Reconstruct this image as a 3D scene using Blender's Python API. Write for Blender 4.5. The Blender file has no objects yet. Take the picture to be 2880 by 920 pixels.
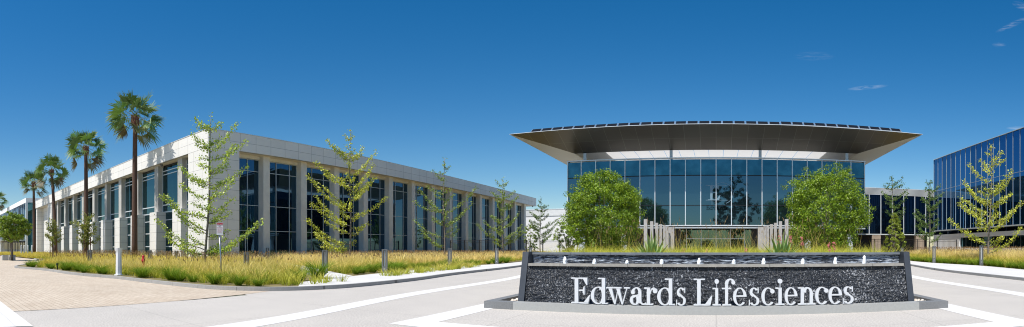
import bpy, math, random
import numpy as np
from mathutils import Vector
pi = math.pi
S = bpy.context.scene
COL = S.collection
rnd = random.Random(7)
EYE = 1.4            # eye height above the paving
FPX, XAX = 1405.0, 2014.0

def at(px, dist):
    """ground point in metres on a bearing (px along the panorama) at a distance"""
    a = (px - XAX) / FPX
    return dist * math.sin(a), dist * math.cos(a)

# ------------------------------------------------------------------ materials
def newmat(name):
    m = bpy.data.materials.new(name); m.use_nodes = True
    nt = m.node_tree; b = nt.nodes['Principled BSDF']
    return m, nt, b
def N(nt, typ, **kw):
    n = nt.nodes.new(typ)
    for k, v in kw.items():
        if k.startswith('i_'):
            key = k[2:]
            n.inputs[int(key) if key.isdigit() else key].default_value = v
        else: setattr(n, k, v)
    return n
def L(nt, a, b): nt.links.new(a, b)
def obj_co(nt, scale=(1, 1, 1)):
    t = N(nt, 'ShaderNodeTexCoord'); mp = N(nt, 'ShaderNodeMapping'); mp.inputs['Scale'].default_value = scale
    L(nt, t.outputs['Object'], mp.inputs['Vector']); return mp.outputs['Vector']
def mixcol(nt, fac, a, b, typ='MIX'):
    n = N(nt, 'ShaderNodeMix', data_type='RGBA', blend_type=typ)
    for sock, v in ((n.inputs[0], fac), (n.inputs[6], a), (n.inputs[7], b)):
        if hasattr(v, 'is_linked'): L(nt, v, sock)
        elif isinstance(v, (int, float)): sock.default_value = v
        else: sock.default_value = (*v, 1)
    return n.outputs[2]
def ramp(nt, fac, p0, p1, c0=(0, 0, 0), c1=(1, 1, 1)):
    r = N(nt, 'ShaderNodeValToRGB'); e = r.color_ramp.elements
    e[0].position = p0; e[1].position = p1; e[0].color = (*c0, 1); e[1].color = (*c1, 1)
    L(nt, fac, r.inputs[0]); return r.outputs[0]
def pmat(name, col, rough=.6, metal=0, col2=None, nscale=3., stretch=(1, 1, 1), bump=0, bscale=30., spec=.5, lo=.35, hi=.65, ior=1.5):
    m, nt, b = newmat(name)
    b.inputs['Base Color'].default_value = (*col, 1); b.inputs['Roughness'].default_value = rough
    b.inputs['Metallic'].default_value = metal; b.inputs['Specular IOR Level'].default_value = spec
    b.inputs['IOR'].default_value = ior
    if col2:
        co = obj_co(nt, stretch)
        n = N(nt, 'ShaderNodeTexNoise', i_Scale=nscale, i_Detail=6., i_Roughness=.65); L(nt, co, n.inputs['Vector'])
        L(nt, mixcol(nt, ramp(nt, n.outputs['Fac'], lo, hi), col, col2), b.inputs['Base Color'])
    if bump:
        co = obj_co(nt, stretch)
        n = N(nt, 'ShaderNodeTexNoise', i_Scale=bscale, i_Detail=4.); L(nt, co, n.inputs['Vector'])
        bp = N(nt, 'ShaderNodeBump', i_Strength=bump, i_Distance=.02); L(nt, n.outputs['Fac'], bp.inputs['Height'])
        L(nt, bp.outputs['Normal'], b.inputs['Normal'])
    return m
def panelmat(name, col, row, zoff, wid=1.62, joint=.022, dark=.45, col2=None, rough=.7):
    """cladding panels: joints follow the height and the running length of the wall"""
    m, nt, b = newmat(name)
    t = N(nt, 'ShaderNodeTexCoord'); g = N(nt, 'ShaderNodeNewGeometry'); sp = N(nt, 'ShaderNodeSeparateXYZ'); L(nt, g.outputs['Position'], sp.inputs[0])
    ad = N(nt, 'ShaderNodeMath', operation='ADD'); L(nt, sp.outputs[0], ad.inputs[0]); L(nt, sp.outputs[1], ad.inputs[1])
    cb = N(nt, 'ShaderNodeCombineXYZ'); L(nt, ad.outputs[0], cb.inputs[0])
    zo = N(nt, 'ShaderNodeMath', operation='SUBTRACT', i_1=zoff); L(nt, sp.outputs[2], zo.inputs[0]); L(nt, zo.outputs[0], cb.inputs[1])
    br = N(nt, 'ShaderNodeTexBrick', offset=0., squash=1.)
    br.inputs['Scale'].default_value = 1.; br.inputs['Brick Width'].default_value = wid; br.inputs['Row Height'].default_value = row
    br.inputs['Mortar Size'].default_value = joint * .5; br.inputs['Mortar Smooth'].default_value = 0.
    c2 = col2 or tuple(c * .94 for c in col)
    br.inputs['Color1'].default_value = (*col, 1); br.inputs['Color2'].default_value = (*c2, 1); br.inputs['Mortar'].default_value = (*[c * dark for c in col], 1)
    L(nt, cb.outputs[0], br.inputs['Vector'])
    n = N(nt, 'ShaderNodeTexNoise', i_Scale=.8, i_Detail=8., i_Roughness=.7); L(nt, g.outputs['Position'], n.inputs['Vector'])
    L(nt, mixcol(nt, .13, br.outputs['Color'], ramp(nt, n.outputs['Fac'], .3, .7, tuple(c * .6 for c in col), col)), b.inputs['Base Color'])
    b.inputs['Roughness'].default_value = rough
    return m
def glassmat(name, col, ior=2.0, wob=.02, rough=.015, sc=.35, extra=None):
    m, nt, b = newmat(name)
    g = N(nt, 'ShaderNodeNewGeometry')
    b.inputs['Base Color'].default_value = (*col, 1); b.inputs['Roughness'].default_value = rough; b.inputs['IOR'].default_value = ior; b.inputs['Metallic'].default_value = .92
    n = N(nt, 'ShaderNodeTexNoise', i_Scale=sc, i_Detail=1.); L(nt, g.outputs['Position'], n.inputs['Vector'])
    bp = N(nt, 'ShaderNodeBump', i_Strength=1., i_Distance=wob); L(nt, n.outputs['Fac'], bp.inputs['Height']); L(nt, bp.outputs['Normal'], b.inputs['Normal'])
    oi_ = N(nt, 'ShaderNodeObjectInfo'); vr = mixcol(nt, 1., col, ramp(nt, oi_.outputs['Random'], 0., 1., (.78, .80, .82), (1.18, 1.18, 1.18)), 'MULTIPLY'); L(nt, vr, b.inputs['Base Color'])
    if extra:
        n2 = N(nt, 'ShaderNodeTexNoise', i_Scale=.9, i_Detail=3.); L(nt, g.outputs['Position'], n2.inputs['Vector'])
        L(nt, mixcol(nt, ramp(nt, n2.outputs['Fac'], .35, .7), col, extra), b.inputs['Base Color'])
    return m
def leafmat(name, trans=.35, rough=.5, spec=.4):
    m, nt, b = newmat(name)
    at_ = N(nt, 'ShaderNodeAttribute', attribute_name='tint')
    L(nt, at_.outputs['Color'], b.inputs['Base Color']); b.inputs['Roughness'].default_value = rough; b.inputs['Specular IOR Level'].default_value = spec
    tr = N(nt, 'ShaderNodeBsdfTranslucent'); mx = N(nt, 'ShaderNodeMixShader'); mx.inputs[0].default_value = trans
    c = mixcol(nt, 1., at_.outputs['Color'], (1.25, 1.3, .7), 'MULTIPLY'); L(nt, c, tr.inputs[0])
    L(nt, b.outputs[0], mx.inputs[1]); L(nt, tr.outputs[0], mx.inputs[2]); L(nt, mx.outputs[0], nt.nodes['Material Output'].inputs[0])
    return m

M = {}
M['stone'] = panelmat('limestone panels', (.80, .775, .72), .96, 10.85 - 9.6, joint=.036)
M['fascia'] = panelmat('limestone fascia panels', (.82, .795, .745), .865, 10.845 - 8.65, wid=1.9, joint=.034)
M['concrete'] = pmat('smooth concrete', (.76, .73, .66), .75, col2=(.66, .635, .58), nscale=1.2, bump=.15)
M['soffit'] = pmat('plaster soffit', (.72, .67, .59), .8, col2=(.66, .62, .55), nscale=.7)
M['colshade'] = pmat('shade toned column concrete', (.50, .485, .44), .8, col2=(.44, .425, .39), nscale=1.2)  # column concrete darkened in colour to stand in for the overhang's shade
M['flash'] = pmat('parapet flashing', (.72, .72, .70), .4, .3)
M['frame'] = pmat('aluminium frame', (.50, .54, .56), .4, .35)
M['frame_light'] = pmat('pale aluminium mullion', (.66, .70, .72), .4, .3)
M['glassL'] = glassmat('dark teal glass', (.048, .105, .160), 1.75, .012)
M['glassS'] = glassmat('green teal glass', (.040, .120, .140), 1.8, .012)
M['glassM'] = glassmat('teal curtain glass', (.068, .130, .165), 1.85, .006)
M['glassT'] = glassmat('teal spandrel glass', (.032, .105, .135), 1.7, .004, .06, extra=(.060, .165, .20))
M['glassB'] = glassmat('blue mirror glass', (.026, .150, .32), 2.3, .004)
M['glassD'] = glassmat('dark blue glass', (.014, .032, .064), 1.55, .005)
M['steel'] = pmat('satin steel', (.42, .43, .44), .35, .8)
M['bollard'] = pmat('bollard metal', (.20, .205, .21), .45, .5, col2=(.15, .155, .16))
M['black'] = pmat('black metal', (.012, .012, .014), .45, .2)
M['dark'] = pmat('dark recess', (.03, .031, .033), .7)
M['white'] = pmat('white painted metal', (.80, .81, .82), .35)
M['red'] = pmat('red enamel', (.45, .012, .02), .35)
M['rust'] = pmat('weathered red flange', (.28, .10, .07), .7)
M['slatecap'] = pmat('honed slate', (.035, .040, .048), .4, col2=(.05, .056, .066), nscale=2., bump=.1)
M['coping'] = pmat('slate coping', (.16, .18, .20), .5, col2=(.12, .135, .155), nscale=6.)
M['shelf'] = pmat('wet limestone ledge', (.36, .34, .30), .25, col2=(.26, .25, .23), nscale=9.)
M['kerbstone'] = pmat('grey granite kerb', (.37, .375, .36), .5, col2=(.33, .335, .325), nscale=30.)
M['kerbend'] = pmat('rough dark granite', (.20, .205, .205), .7, col2=(.15, .155, .16), nscale=40.)
M['letter'] = pmat('white metal letter', (.60, .62, .64), .35)
M['soil'] = pmat('mulch soil', (.12, .085, .055), .95, col2=(.20, .15, .10), nscale=8., bump=.8, bscale=20.)
M['lawnbase'] = pmat('dry earth under grass', (.22, .17, .07), .95, col2=(.15, .13, .05), nscale=1.5)
M['bark'] = pmat('grey bark', (.22, .19, .16), .9, col2=(.13, .11, .09), nscale=14., bump=.6)
M['palmbark'] = pmat('palm trunk fibre', (.15, .080, .052), .9, col2=(.070, .042, .030), nscale=6., stretch=(1, 1, 9), bump=.9, bscale=9.)
M['boot'] = pmat('palm leaf boots', (.26, .12, .07), .85, col2=(.10, .045, .03), nscale=9., bump=1., bscale=12.)
M['stake'] = pmat('wooden stake', (.16, .075, .04), .85)
M['leaf'] = leafmat('leaf', .25, .42, .5)
M['grassm'] = leafmat('grass blade', .3, .6, .2)
M['palmleaf'] = leafmat('palm frond', .2, .5, .3)
M['pv'] = pmat('solar cell', (.006, .007, .010), .5, spec=.15)
M['pvframe'] = pmat('panel frame', (.38, .39, .40), .4, .5)
M['whitewall'] = pmat('white render', (.80, .80, .79), .8)
M['basecon'] = pmat('board concrete', (.52, .52, .50), .8, col2=(.46, .46, .44), nscale=1.)
M['fin'] = pmat('weathered grey concrete', (.40, .385, .37), .8, col2=(.34, .33, .32), nscale=2.)
M['tancol'] = pmat('tan stone pier', (.34, .27, .20), .8, col2=(.26, .21, .16), nscale=5.)
M['louvre'] = pmat('louvred metal screen', (.62, .63, .62), .45, .3)
M['water'] = pmat('foaming water', (.85, .88, .90), .15, spec=.7)
M['pebble'] = pmat('river stone', (.55, .48, .40), .7, col2=(.70, .66, .60), nscale=4.)

# metal soffit of the main roof with fine seams
def roofmat():
    m, nt, b = newmat('bronze metal soffit')
    g = N(nt, 'ShaderNodeNewGeometry'); sp = N(nt, 'ShaderNodeSeparateXYZ'); L(nt, g.outputs['Position'], sp.inputs[0])
    cb = N(nt, 'ShaderNodeCombineXYZ'); L(nt, sp.outputs[0], cb.inputs[0])
    sb = N(nt, 'ShaderNodeMath', operation='SUBTRACT', i_1=50.35 - 24.); L(nt, sp.outputs[1], sb.inputs[0]); L(nt, sb.outputs[0], cb.inputs[1])
    br = N(nt, 'ShaderNodeTexBrick', offset=0.); br.inputs['Scale'].default_value = 1.
    br.inputs['Brick Width'].default_value = 1.66; br.inputs['Row Height'].default_value = 2.4; br.inputs['Mortar Size'].default_value = .009
    br.inputs['Mortar Smooth'].default_value = .0
    br.inputs['Color1'].default_value = (.135, .125, .105, 1); br.inputs['Color2'].default_value = (.115, .108, .094, 1); br.inputs['Mortar'].default_value = (.32, .31, .28, 1)
    L(nt, cb.outputs[0], br.inputs['Vector']); L(nt, br.outputs['Color'], b.inputs['Base Color'])
    b.inputs['Metallic'].default_value = .75; b.inputs['Roughness'].default_value = .38
    return m
M['roofmetal'] = roofmat()
m_, nt, b_ = newmat('translucent skylight membrane')
tr_ = N(nt, 'ShaderNodeBsdfTranslucent'); tr_.inputs[0].default_value = (.62, .60, .56, 1); mx = N(nt, 'ShaderNodeMixShader'); mx.inputs[0].default_value = .6
b_.inputs['Base Color'].default_value = (.75, .74, .70, 1); L(nt, b_.outputs[0], mx.inputs[1]); L(nt, tr_.outputs[0], mx.inputs[2]); L(nt, mx.outputs[0], nt.nodes['Material Output'].inputs[0])
M['skylight'] = m_
M['roofwhite'] = panelmat('pale soffit panels', (.74, .72, .68), 5., 0., wid=1.66, joint=.015, dark=.6)
M['roofside'] = pmat('pale side soffit panels', (.50, .49, .46), .45, .3)

def groundmat(name, c1, c2, sc, speck=.0, joints=None, rough=.85, bump=.1):
    m, nt, b = newmat(name)
    g = N(nt, 'ShaderNodeNewGeometry')
    n = N(nt, 'ShaderNodeTexNoise', i_Scale=sc, i_Detail=8., i_Roughness=.7); L(nt, g.outputs['Position'], n.inputs['Vector'])
    c = mixcol(nt, ramp(nt, n.outputs['Fac'], .3, .7), c1, c2)
    if speck:
        v = N(nt, 'ShaderNodeTexNoise', i_Scale=28., i_Detail=2.); L(nt, g.outputs['Position'], v.inputs['Vector'])
        c = mixcol(nt, speck, c, ramp(nt, v.outputs['Fac'], .38, .62, (.25, .24, .23), (1., 1., 1.)), 'MULTIPLY')
        v = N(nt, 'ShaderNodeTexNoise', i_Scale=.25, i_Detail=5.); L(nt, g.outputs['Position'], v.inputs['Vector'])
        c = mixcol(nt, .35, c, ramp(nt, v.outputs['Fac'], .3, .7, (.76, .76, .76), (1., 1., 1.)), 'MULTIPLY')
    if joints:
        br = N(nt, 'ShaderNodeTexBrick', offset=joints[3]); br.inputs['Scale'].default_value = 1.
        br.inputs['Brick Width'].default_value = joints[0]; br.inputs['Row Height'].default_value = joints[1]; br.inputs['Mortar Size'].default_value = joints[2]
        br.inputs['Color1'].default_value = (1, 1, 1, 1); br.inputs['Color2'].default_value = (*joints[4], 1); br.inputs['Mortar'].default_value = (*joints[5], 1)
        mp = N(nt, 'ShaderNodeMapping'); mp.inputs['Location'].default_value = (joints[6][0], joints[6][1], 0); mp.inputs['Rotation'].default_value = (0, 0, joints[7])
        L(nt, g.outputs['Position'], mp.inputs['Vector']); L(nt, mp.outputs['Vector'], br.inputs['Vector'])
        c = mixcol(nt, 1., c, br.outputs['Color'], 'MULTIPLY')
    L(nt, c, b.inputs['Base Color']); b.inputs['Roughness'].default_value = rough
    n2 = N(nt, 'ShaderNodeTexNoise', i_Scale=60.); L(nt, g.outputs['Position'], n2.inputs['Vector'])
    bp = N(nt, 'ShaderNodeBump', i_Strength=bump, i_Distance=.01); L(nt, n2.outputs['Fac'], bp.inputs['Height']); L(nt, bp.outputs['Normal'], b.inputs['Normal'])
    return m
M['plaza'] = groundmat('exposed aggregate concrete', (.59, .55, .495), (.53, .495, .45), .9, .34, (4.0, 4.0, .006, 0., (.985, .985, .985), (.55, .55, .55), (0., 3.4), 0.))
M['walk'] = groundmat('pale broom finished concrete', (.68, .665, .64), (.63, .615, .59), .8, .08, (2.4, 50., .008, 0., (.98, .98, .98), (.6, .6, .6), (0, 0), pi / 2))
M['band'] = groundmat('white concrete band', (.74, .725, .70), (.68, .665, .64), 1.2, .08)
M['brick'] = groundmat('tan unit pavers', (.64, .55, .435), (.56, .47, .36), .7, .12, (.30, .15, .010, .5, (.88, .85, .83), (.62, .58, .55), (0, 0), .0))
M['kerb'] = groundmat('cast kerb concrete', (.42, .41, .39), (.36, .355, .34), 1.5, .2, (1.5, 50., .01, 0., (.96, .96, .96), (.5, .5, .5), (0, 0), 0.))
M['earth'] = groundmat('distant ground', (.30, .29, .24), (.22, .22, .16), .05)
M['asphalt'] = groundmat('asphalt', (.05, .05, .05), (.06, .06, .06), .3)

def wallwater(name, stretch, thr, white, base):
    m, nt, b = newmat(name)
    co = obj_co(nt, stretch)
    n = N(nt, 'ShaderNodeTexNoise', i_Scale=1., i_Detail=5., i_Roughness=.7, i_Distortion=.6); L(nt, co, n.inputs['Vector'])
    co2 = obj_co(nt, (.8, .8, 1.6)); n3 = N(nt, 'ShaderNodeTexNoise', i_Scale=1.3, i_Detail=3.); L(nt, co2, n3.inputs['Vector'])
    ad = N(nt, 'ShaderNodeMath', operation='MULTIPLY_ADD', i_1=.34, i_2=-.17); L(nt, n3.outputs['Fac'], ad.inputs[0])
    sm = N(nt, 'ShaderNodeMath', operation='ADD'); L(nt, n.outputs['Fac'], sm.inputs[0]); L(nt, ad.outputs[0], sm.inputs[1])
    c = mixcol(nt, ramp(nt, sm.outputs[0], .35, .55), tuple(x * .35 for x in base), base)
    f = ramp(nt, sm.outputs[0], thr, thr + .09)
    c = mixcol(nt, f, c, white)
    L(nt, c, b.inputs['Base Color']); b.inputs['Roughness'].default_value = .22; b.inputs['Specular IOR Level'].default_value = .6
    bp = N(nt, 'ShaderNodeBump', i_Strength=.9, i_Distance=.05); L(nt, n.outputs['Fac'], bp.inputs['Height']); L(nt, bp.outputs['Normal'], b.inputs['Normal'])
    return m
M['wallLow'] = wallwater('split slate under running water', (30, 30, 16), .575, (.50, .52, .55), (.030, .034, .042))
M['wallUp'] = wallwater('dark split slate courses', (6, 6, 46), .50, (.42, .48, .56), (.06, .072, .10))

# ------------------------------------------------------------------ mesh helpers
class MB:
    def __init__(s): s.v = []; s.f = []
    def add(s, vs, fs):
        o = len(s.v); s.v += [tuple(v) for v in vs]; s.f += [tuple(i + o for i in f) for f in fs]; return s
    def box(s, x0, x1, y0, y1, z0, z1):
        return s.add([(x0, y0, z0), (x1, y0, z0), (x1, y1, z0), (x0, y1, z0), (x0, y0, z1), (x1, y0, z1), (x1, y1, z1), (x0, y1, z1)],
                     [(0, 3, 2, 1), (4, 5, 6, 7), (0, 1, 5, 4), (1, 2, 6, 5), (2, 3, 7, 6), (3, 0, 4, 7)])
    def prism(s, pts, z0, z1):
        n = len(pts)
        a = sum(pts[i][0] * pts[(i + 1) % n][1] - pts[(i + 1) % n][0] * pts[i][1] for i in range(n))
        if a < 0: pts = pts[::-1]
        vs = [(x, y, z0) for x, y in pts] + [(x, y, z1) for x, y in pts]
        return s.add(vs, [tuple(range(n))[::-1], tuple(range(n, 2 * n))] + [(i, (i + 1) % n, (i + 1) % n + n, i + n) for i in range(n)])
    def lathe(s, prof, cx=0, cy=0, n=16, z=0):
        vs = []
        for r, h in prof:
            for k in range(n):
                a = 2 * pi * k / n; vs.append((cx + r * math.cos(a), cy + r * math.sin(a), z + h))
        m = len(prof); fs = [(i * n + k, i * n + (k + 1) % n, (i + 1) * n + (k + 1) % n, (i + 1) * n + k) for i in range(m - 1) for k in range(n)]
        fs += [tuple(range(n))[::-1], tuple(range((m - 1) * n, m * n))]
        return s.add(vs, fs)
    def tube(s, pts, rad, n=6):
        pts = [Vector(p) for p in pts]; vs = []
        for i, p in enumerate(pts):
            d = (pts[min(i + 1, len(pts) - 1)] - pts[max(i - 1, 0)])
            if d.length < 1e-6: d = Vector((0, 0, 1))
            d.normalize(); u = d.orthogonal().normalized() if abs(d.z) > .95 else d.cross(Vector((0, 0, 1))).normalized(); w = d.cross(u)
            r = rad[i] if hasattr(rad, '__len__') else rad
            for k in range(n):
                a = 2 * pi * k / n; vs.append(p + u * r * math.cos(a) + w * r * math.sin(a))
        m = len(pts); fs = [(i * n + k, i * n + (k + 1) % n, (i + 1) * n + (k + 1) % n, (i + 1) * n + k) for i in range(m - 1) for k in range(n)]
        fs += [tuple(range(n))[::-1], tuple(range((m - 1) * n, m * n))]
        return s.add(vs, fs)
    def build(s, name, mat, parent=None, smooth=False):
        off = base_of(parent)
        me = bpy.data.meshes.new(name); me.from_pydata([(x - off[0], y - off[1], z - off[2]) for x, y, z in s.v], [], s.f)
        me.materials.append(mat); 
        if smooth: me.polygons.foreach_set('use_smooth', [True] * len(me.polygons))
        me.update()
        o = bpy.data.objects.new(name, me); COL.objects.link(o)
        if parent: o.parent = parent
        return o
def base_of(p):
    x = Vector((0, 0, 0))
    while p: x += Vector(p.location); p = p.parent
    return x
def tag(o, label=None, cat=None, group=None, kind=None):
    for k, v in (('label', label), ('category', cat), ('group', group), ('kind', kind)):
        if v: o[k] = v
    return o
def empty(name, loc, label=None, cat=None, group=None):
    o = bpy.data.objects.new(name, None); o.location = loc; o.empty_display_size = .3; COL.objects.link(o)
    return tag(o, label, cat, group)
def copy_tree(o, loc=None, rz=None, sc=None, label=None, parent=None):
    c = o.copy(); COL.objects.link(c); c.parent = parent
    if loc is not None: c.location = loc
    if rz is not None: c.rotation_euler = (0, 0, rz)
    if sc is not None: c.scale = (sc, sc, sc) if not hasattr(sc, '__len__') else sc
    if label: c['label'] = label
    for ch in [x for x in bpy.data.objects if x.parent == o and x != c]: copy_tree(ch, parent=c)
    return c
def boxo(name, mat, parent, *b):
    return MB().box(*b).build(name, mat, parent)
def sheet(name, pts, z, mat, thick=None):
    mb = MB()
    a = sum(pts[i][0] * pts[(i + 1) % len(pts)][1] - pts[(i + 1) % len(pts)][0] * pts[i][1] for i in range(len(pts)))
    if a < 0: pts = pts[::-1]
    if thick: mb.prism(pts, z - thick, z)
    else: mb.add([(x, y, z) for x, y in pts], [tuple(range(len(pts)))])
    return tag(mb.build(name, mat), kind='structure')
def smooth_line(p, n=8):
    out = []
    for i in range(len(p) - 1):
        p0 = Vector(p[max(i - 1, 0)]); p1 = Vector(p[i]); p2 = Vector(p[i + 1]); p3 = Vector(p[min(i + 2, len(p) - 1)])
        for k in range(n):
            t = k / n
            out.append(tuple(.5 * ((2 * p1) + (p2 - p0) * t + (2 * p0 - 5 * p1 + 4 * p2 - p3) * t * t + (3 * p1 - p0 - 3 * p2 + p3) * t ** 3)))
    out.append(tuple(p[-1])); return out
def offset_line(p, d):
    out = []
    for i in range(len(p)):
        a = Vector(p[max(i - 1, 0)]); b = Vector(p[min(i + 1, len(p) - 1)]); t = (b - a).normalized()
        out.append((p[i][0] - t.y * d, p[i][1] + t.x * d))
    return out
def strip(name, line, d0, d1, z0, z1, mat, closed_sides=True):
    a = offset_line(line, d0); b = offset_line(line, d1); n = len(line); mb = MB()
    vs = [(x, y, z1) for x, y in a] + [(x, y, z1) for x, y in b] + [(x, y, z0) for x, y in a] + [(x, y, z0) for x, y in b]
    fs = []
    for i in range(n - 1):
        fs.append((i, i + 1, n + i + 1, n + i))
        if closed_sides:
            fs.append((2 * n + i, 2 * n + i + 1, i + 1, i)); fs.append((n + i, n + i + 1, 3 * n + i + 1, 3 * n + i))
    if closed_sides: fs += [(0, n, 3 * n, 2 * n), (n - 1, 2 * n - 1, 4 * n - 1, 3 * n - 1)]
    return mb.add(vs, fs).build(name, mat)

def fast_mesh(name, verts, tris, tint, mat, parent=None):
    off = np.array(base_of(parent), dtype=np.float32)
    me = bpy.data.meshes.new(name); nv, nf = len(verts), len(tris)
    me.vertices.add(nv); me.vertices.foreach_set('co', (verts - off).astype(np.float32).ravel())
    me.loops.add(nf * 3); me.loops.foreach_set('vertex_index', tris.astype(np.int32).ravel())
    me.polygons.add(nf); me.polygons.foreach_set('loop_start', np.arange(0, nf * 3, 3, dtype=np.int32))
    me.polygons.foreach_set('loop_total', np.full(nf, 3, dtype=np.int32))
    me.update(calc_edges=True)
    ca = me.attributes.new('tint', 'FLOAT_COLOR', 'POINT')
    ca.data.foreach_set('color', np.concatenate([tint, np.ones((nv, 1))], 1).astype(np.float32).ravel())
    me.materials.append(mat)
    o = bpy.data.objects.new(name, me); COL.objects.link(o)
    if parent: o.parent = parent
    return o

# blades: each has 5 verts, 3 triangles, bends outward
def blades(rng, base, direc, height, lean, width, c_base, c_tip, jitter=.15):
    n = len(base); t = np.array([0., .5, 1.])
    d = np.stack([np.cos(direc), np.sin(direc), np.zeros(n)], 1)
    s = np.stack([-np.sin(direc), np.cos(direc), np.zeros(n)], 1)
    rr = rng.uniform(0, pi, n); s = np.stack([np.cos(rr), np.sin(rr), np.zeros(n)], 1)
    mid = base + d * (lean * .32)[:, None] + np.array([0, 0, 1]) * (height * .62)[:, None]
    tip = base + d * lean[:, None] + np.array([0, 0, 1]) * height[:, None]
    w = width[:, None] * .5
    V = np.stack([base - s * w, base + s * w, mid - s * w * .8, mid + s * w * .8, tip], 1).reshape(-1, 3)
    o = (np.arange(n) * 5)[:, None]
    T = np.stack([o + np.array([0, 1, 3]), o + np.array([0, 3, 2]), o + np.array([2, 3, 4])], 1).reshape(-1, 3)
    j = 1 + rng.normal(0, jitter, (n, 1))
    cb = c_base * j; ct = c_tip * j; cm = cb * .45 + ct * .55
    C = np.stack([cb, cb, cm, cm, ct], 1).reshape(-1, 3).clip(.005, .9)
    return V, T, C
def merge(parts):
    V = []; T = []; C = []; o = 0
    for v, t, c in parts:
        V.append(v); T.append(t + o); C.append(c); o += len(v)
    return np.concatenate(V), np.concatenate(T), np.concatenate(C)
def clumps(rng, cen, nb, rad, h, lean, width, cb, ct, hj=.25):
    pt = .5 + .5 * np.sin(cen[:, 0] * .9 + 1.3 * np.sin(cen[:, 1] * .7)) * np.cos(cen[:, 1] * 1.1 + np.sin(cen[:, 0] * .5))
    k = len(cen); cen = np.repeat(cen, nb, 0); n = len(cen)
    hk = np.repeat(rng.uniform(1 - hj, 1 + hj, k) * (.82 + .34 * pt), nb); ck = np.repeat((pt * .6 + rng.uniform(0, 1, k) * .55).clip(0, 1), nb)[:, None]
    a = rng.uniform(0, 2 * pi, n); r = np.sqrt(rng.uniform(0, 1, n)) * rad
    base = cen + np.stack([np.cos(a) * r * .5, np.sin(a) * r * .5, np.zeros(n)], 1)
    hh = h * hk * rng.uniform(.55, 1.1, n); ll = lean * hk * rng.uniform(.25, 1.2, n)
    c_b = cb[0] * ck + cb[1] * (1 - ck); c_t = ct[0] * ck + ct[1] * (1 - ck)
    return blades(rng, base, a + rng.normal(0, .3, n), hh, ll, width * rng.uniform(.7, 1.3, n), c_b, c_t)
A3 = lambda *c: np.array(c, dtype=float)
GREEN = (A3(.12, .20, .015), A3(.17, .25, .02)); LIME = (A3(.28, .36, .03), A3(.20, .30, .03))
GOLD = (A3(.80, .60, .19), A3(.66, .52, .13)); STRAW = (A3(.92, .72, .36), A3(.80, .58, .25)); YEL = (A3(.68, .55, .12), A3(.48, .44, .06))

def inside(pts, poly):
    x, y = pts[:, 0], pts[:, 1]; c = np.zeros(len(pts), bool); j = len(poly) - 1
    for i in range(len(poly)):
        xi, yi = poly[i]; xj, yj = poly[j]
        if yi != yj: c ^= ((yi > y) != (yj > y)) & (x < (xj - xi) * (y - yi) / (yj - yi) + xi)
        j = i
    return c
def dist_line(pts, line):
    best = np.full(len(pts), 1e9)
    for i in range(len(line) - 1):
        a = np.array(line[i]); b = np.array(line[i + 1]); ab = b - a
        t = ((pts - a) @ ab / (ab @ ab)).clip(0, 1); best = np.minimum(best, np.hypot(*(pts - a - t[:, None] * ab).T))
    return best
def scatter(rng, poly, sp):
    P = np.array(poly); x0, y0 = P.min(0); x1, y1 = P.max(0)
    gx, gy = np.meshgrid(np.arange(x0, x1, sp), np.arange(y0, y1, sp)); g = np.stack([gx.ravel(), gy.ravel()], 1)
    g += rng.uniform(-.5, .5, g.shape) * sp
    return g[inside(g, poly)]

# ------------------------------------------------------------------ ground
R1 = 600
sheet('ground', [(-R1, -R1), (R1, -R1), (R1, R1), (-R1, R1)], -.012, M['earth'])
sheet('plaza', [(-11.6, -20), (60, -20), (60, 80), (-20, 80), (-20, 12), (-12.0, 8.8), (-11.66, 6.1), (-10.9, 1.8)], 0., M['plaza'])
sheet('road', [(-230, 1.66), (-10.9, 1.66), (-11.66, 6.1), (-12.4, 9.4), (-13.4, 12), (-60, 14), (-230, 40)], .004, M['brick'])
sheet('pavement', [(-230, -14), (-8.0, -14), (-8.75, 1.5), (-230, 1.5)], .008, M['walk'])
sheet('pavement_edge_band', [(-230, 1.5), (-8.75, 1.5), (-8.7, 1.8), (-230, 1.8)], .012, M['band'])
# curved white bands either side of the fountain court
bandc = smooth_line([(6.6, -2), (7.3, 4.9), (8.7, 12.3), (9.1, 19.5), (9.7, 24.5), (12, 40), (17, 60)])
for sg in (-1, 1):
    o = strip('road_marking', [(x * sg, y) for x, y in bandc], -.3, .3, .0, .004, M['band'], False); tag(o, kind='structure')
mb = MB()
for a in ((-5.65, 5.65, 7.35, 8.05), (-5.65, -5.0, 8.05, 12.6), (5.0, 5.65, 8.05, 12.6)):
    x0, x1, y0, y1 = a; mb.add([(x0, y0, .004), (x1, y0, .004), (x1, y1, .004), (x0, y1, .004)], [(0, 1, 2, 3)])
tag(mb.build('road_marking', M['band']), kind='structure')

# left kerb from the far drive round the corner and along the fountain road
KL = [(-62, 12.9), (-51, 11.3), (-44, 9.6), (-38.5, 7.0), (-35.2, 5.9), (-33.5, 6.2), (-30, 7.0), (-25.2, 7.3), (-21.5, 8.15), (-18.5, 8.45), (-16.1, 8.7), (-14.4, 9.0), (-13.3, 9.6), (-12.6, 10.4), (-12.1, 11.6), (-11.85, 13.6), (-12.2, 17.9), (-13.1, 23), (-14.0, 32.4), (-15.5, 42), (-19, 60), (-24, 80)]
KL = smooth_line(KL, 6)
k = strip('kerb', KL, 0., .16, -.05, .13, M['kerb']); tag(k, kind='structure')
KR = smooth_line([(10.9, 6.0), (11.6, 12.), (12.4, 17.5), (13.15, 26.5), (14.6, 34.5), (18, 50), (22, 66)], 6)
k = strip('kerb', KR, 0., -.16, -.05, .13, M['kerb']); tag(k, kind='structure')
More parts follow.
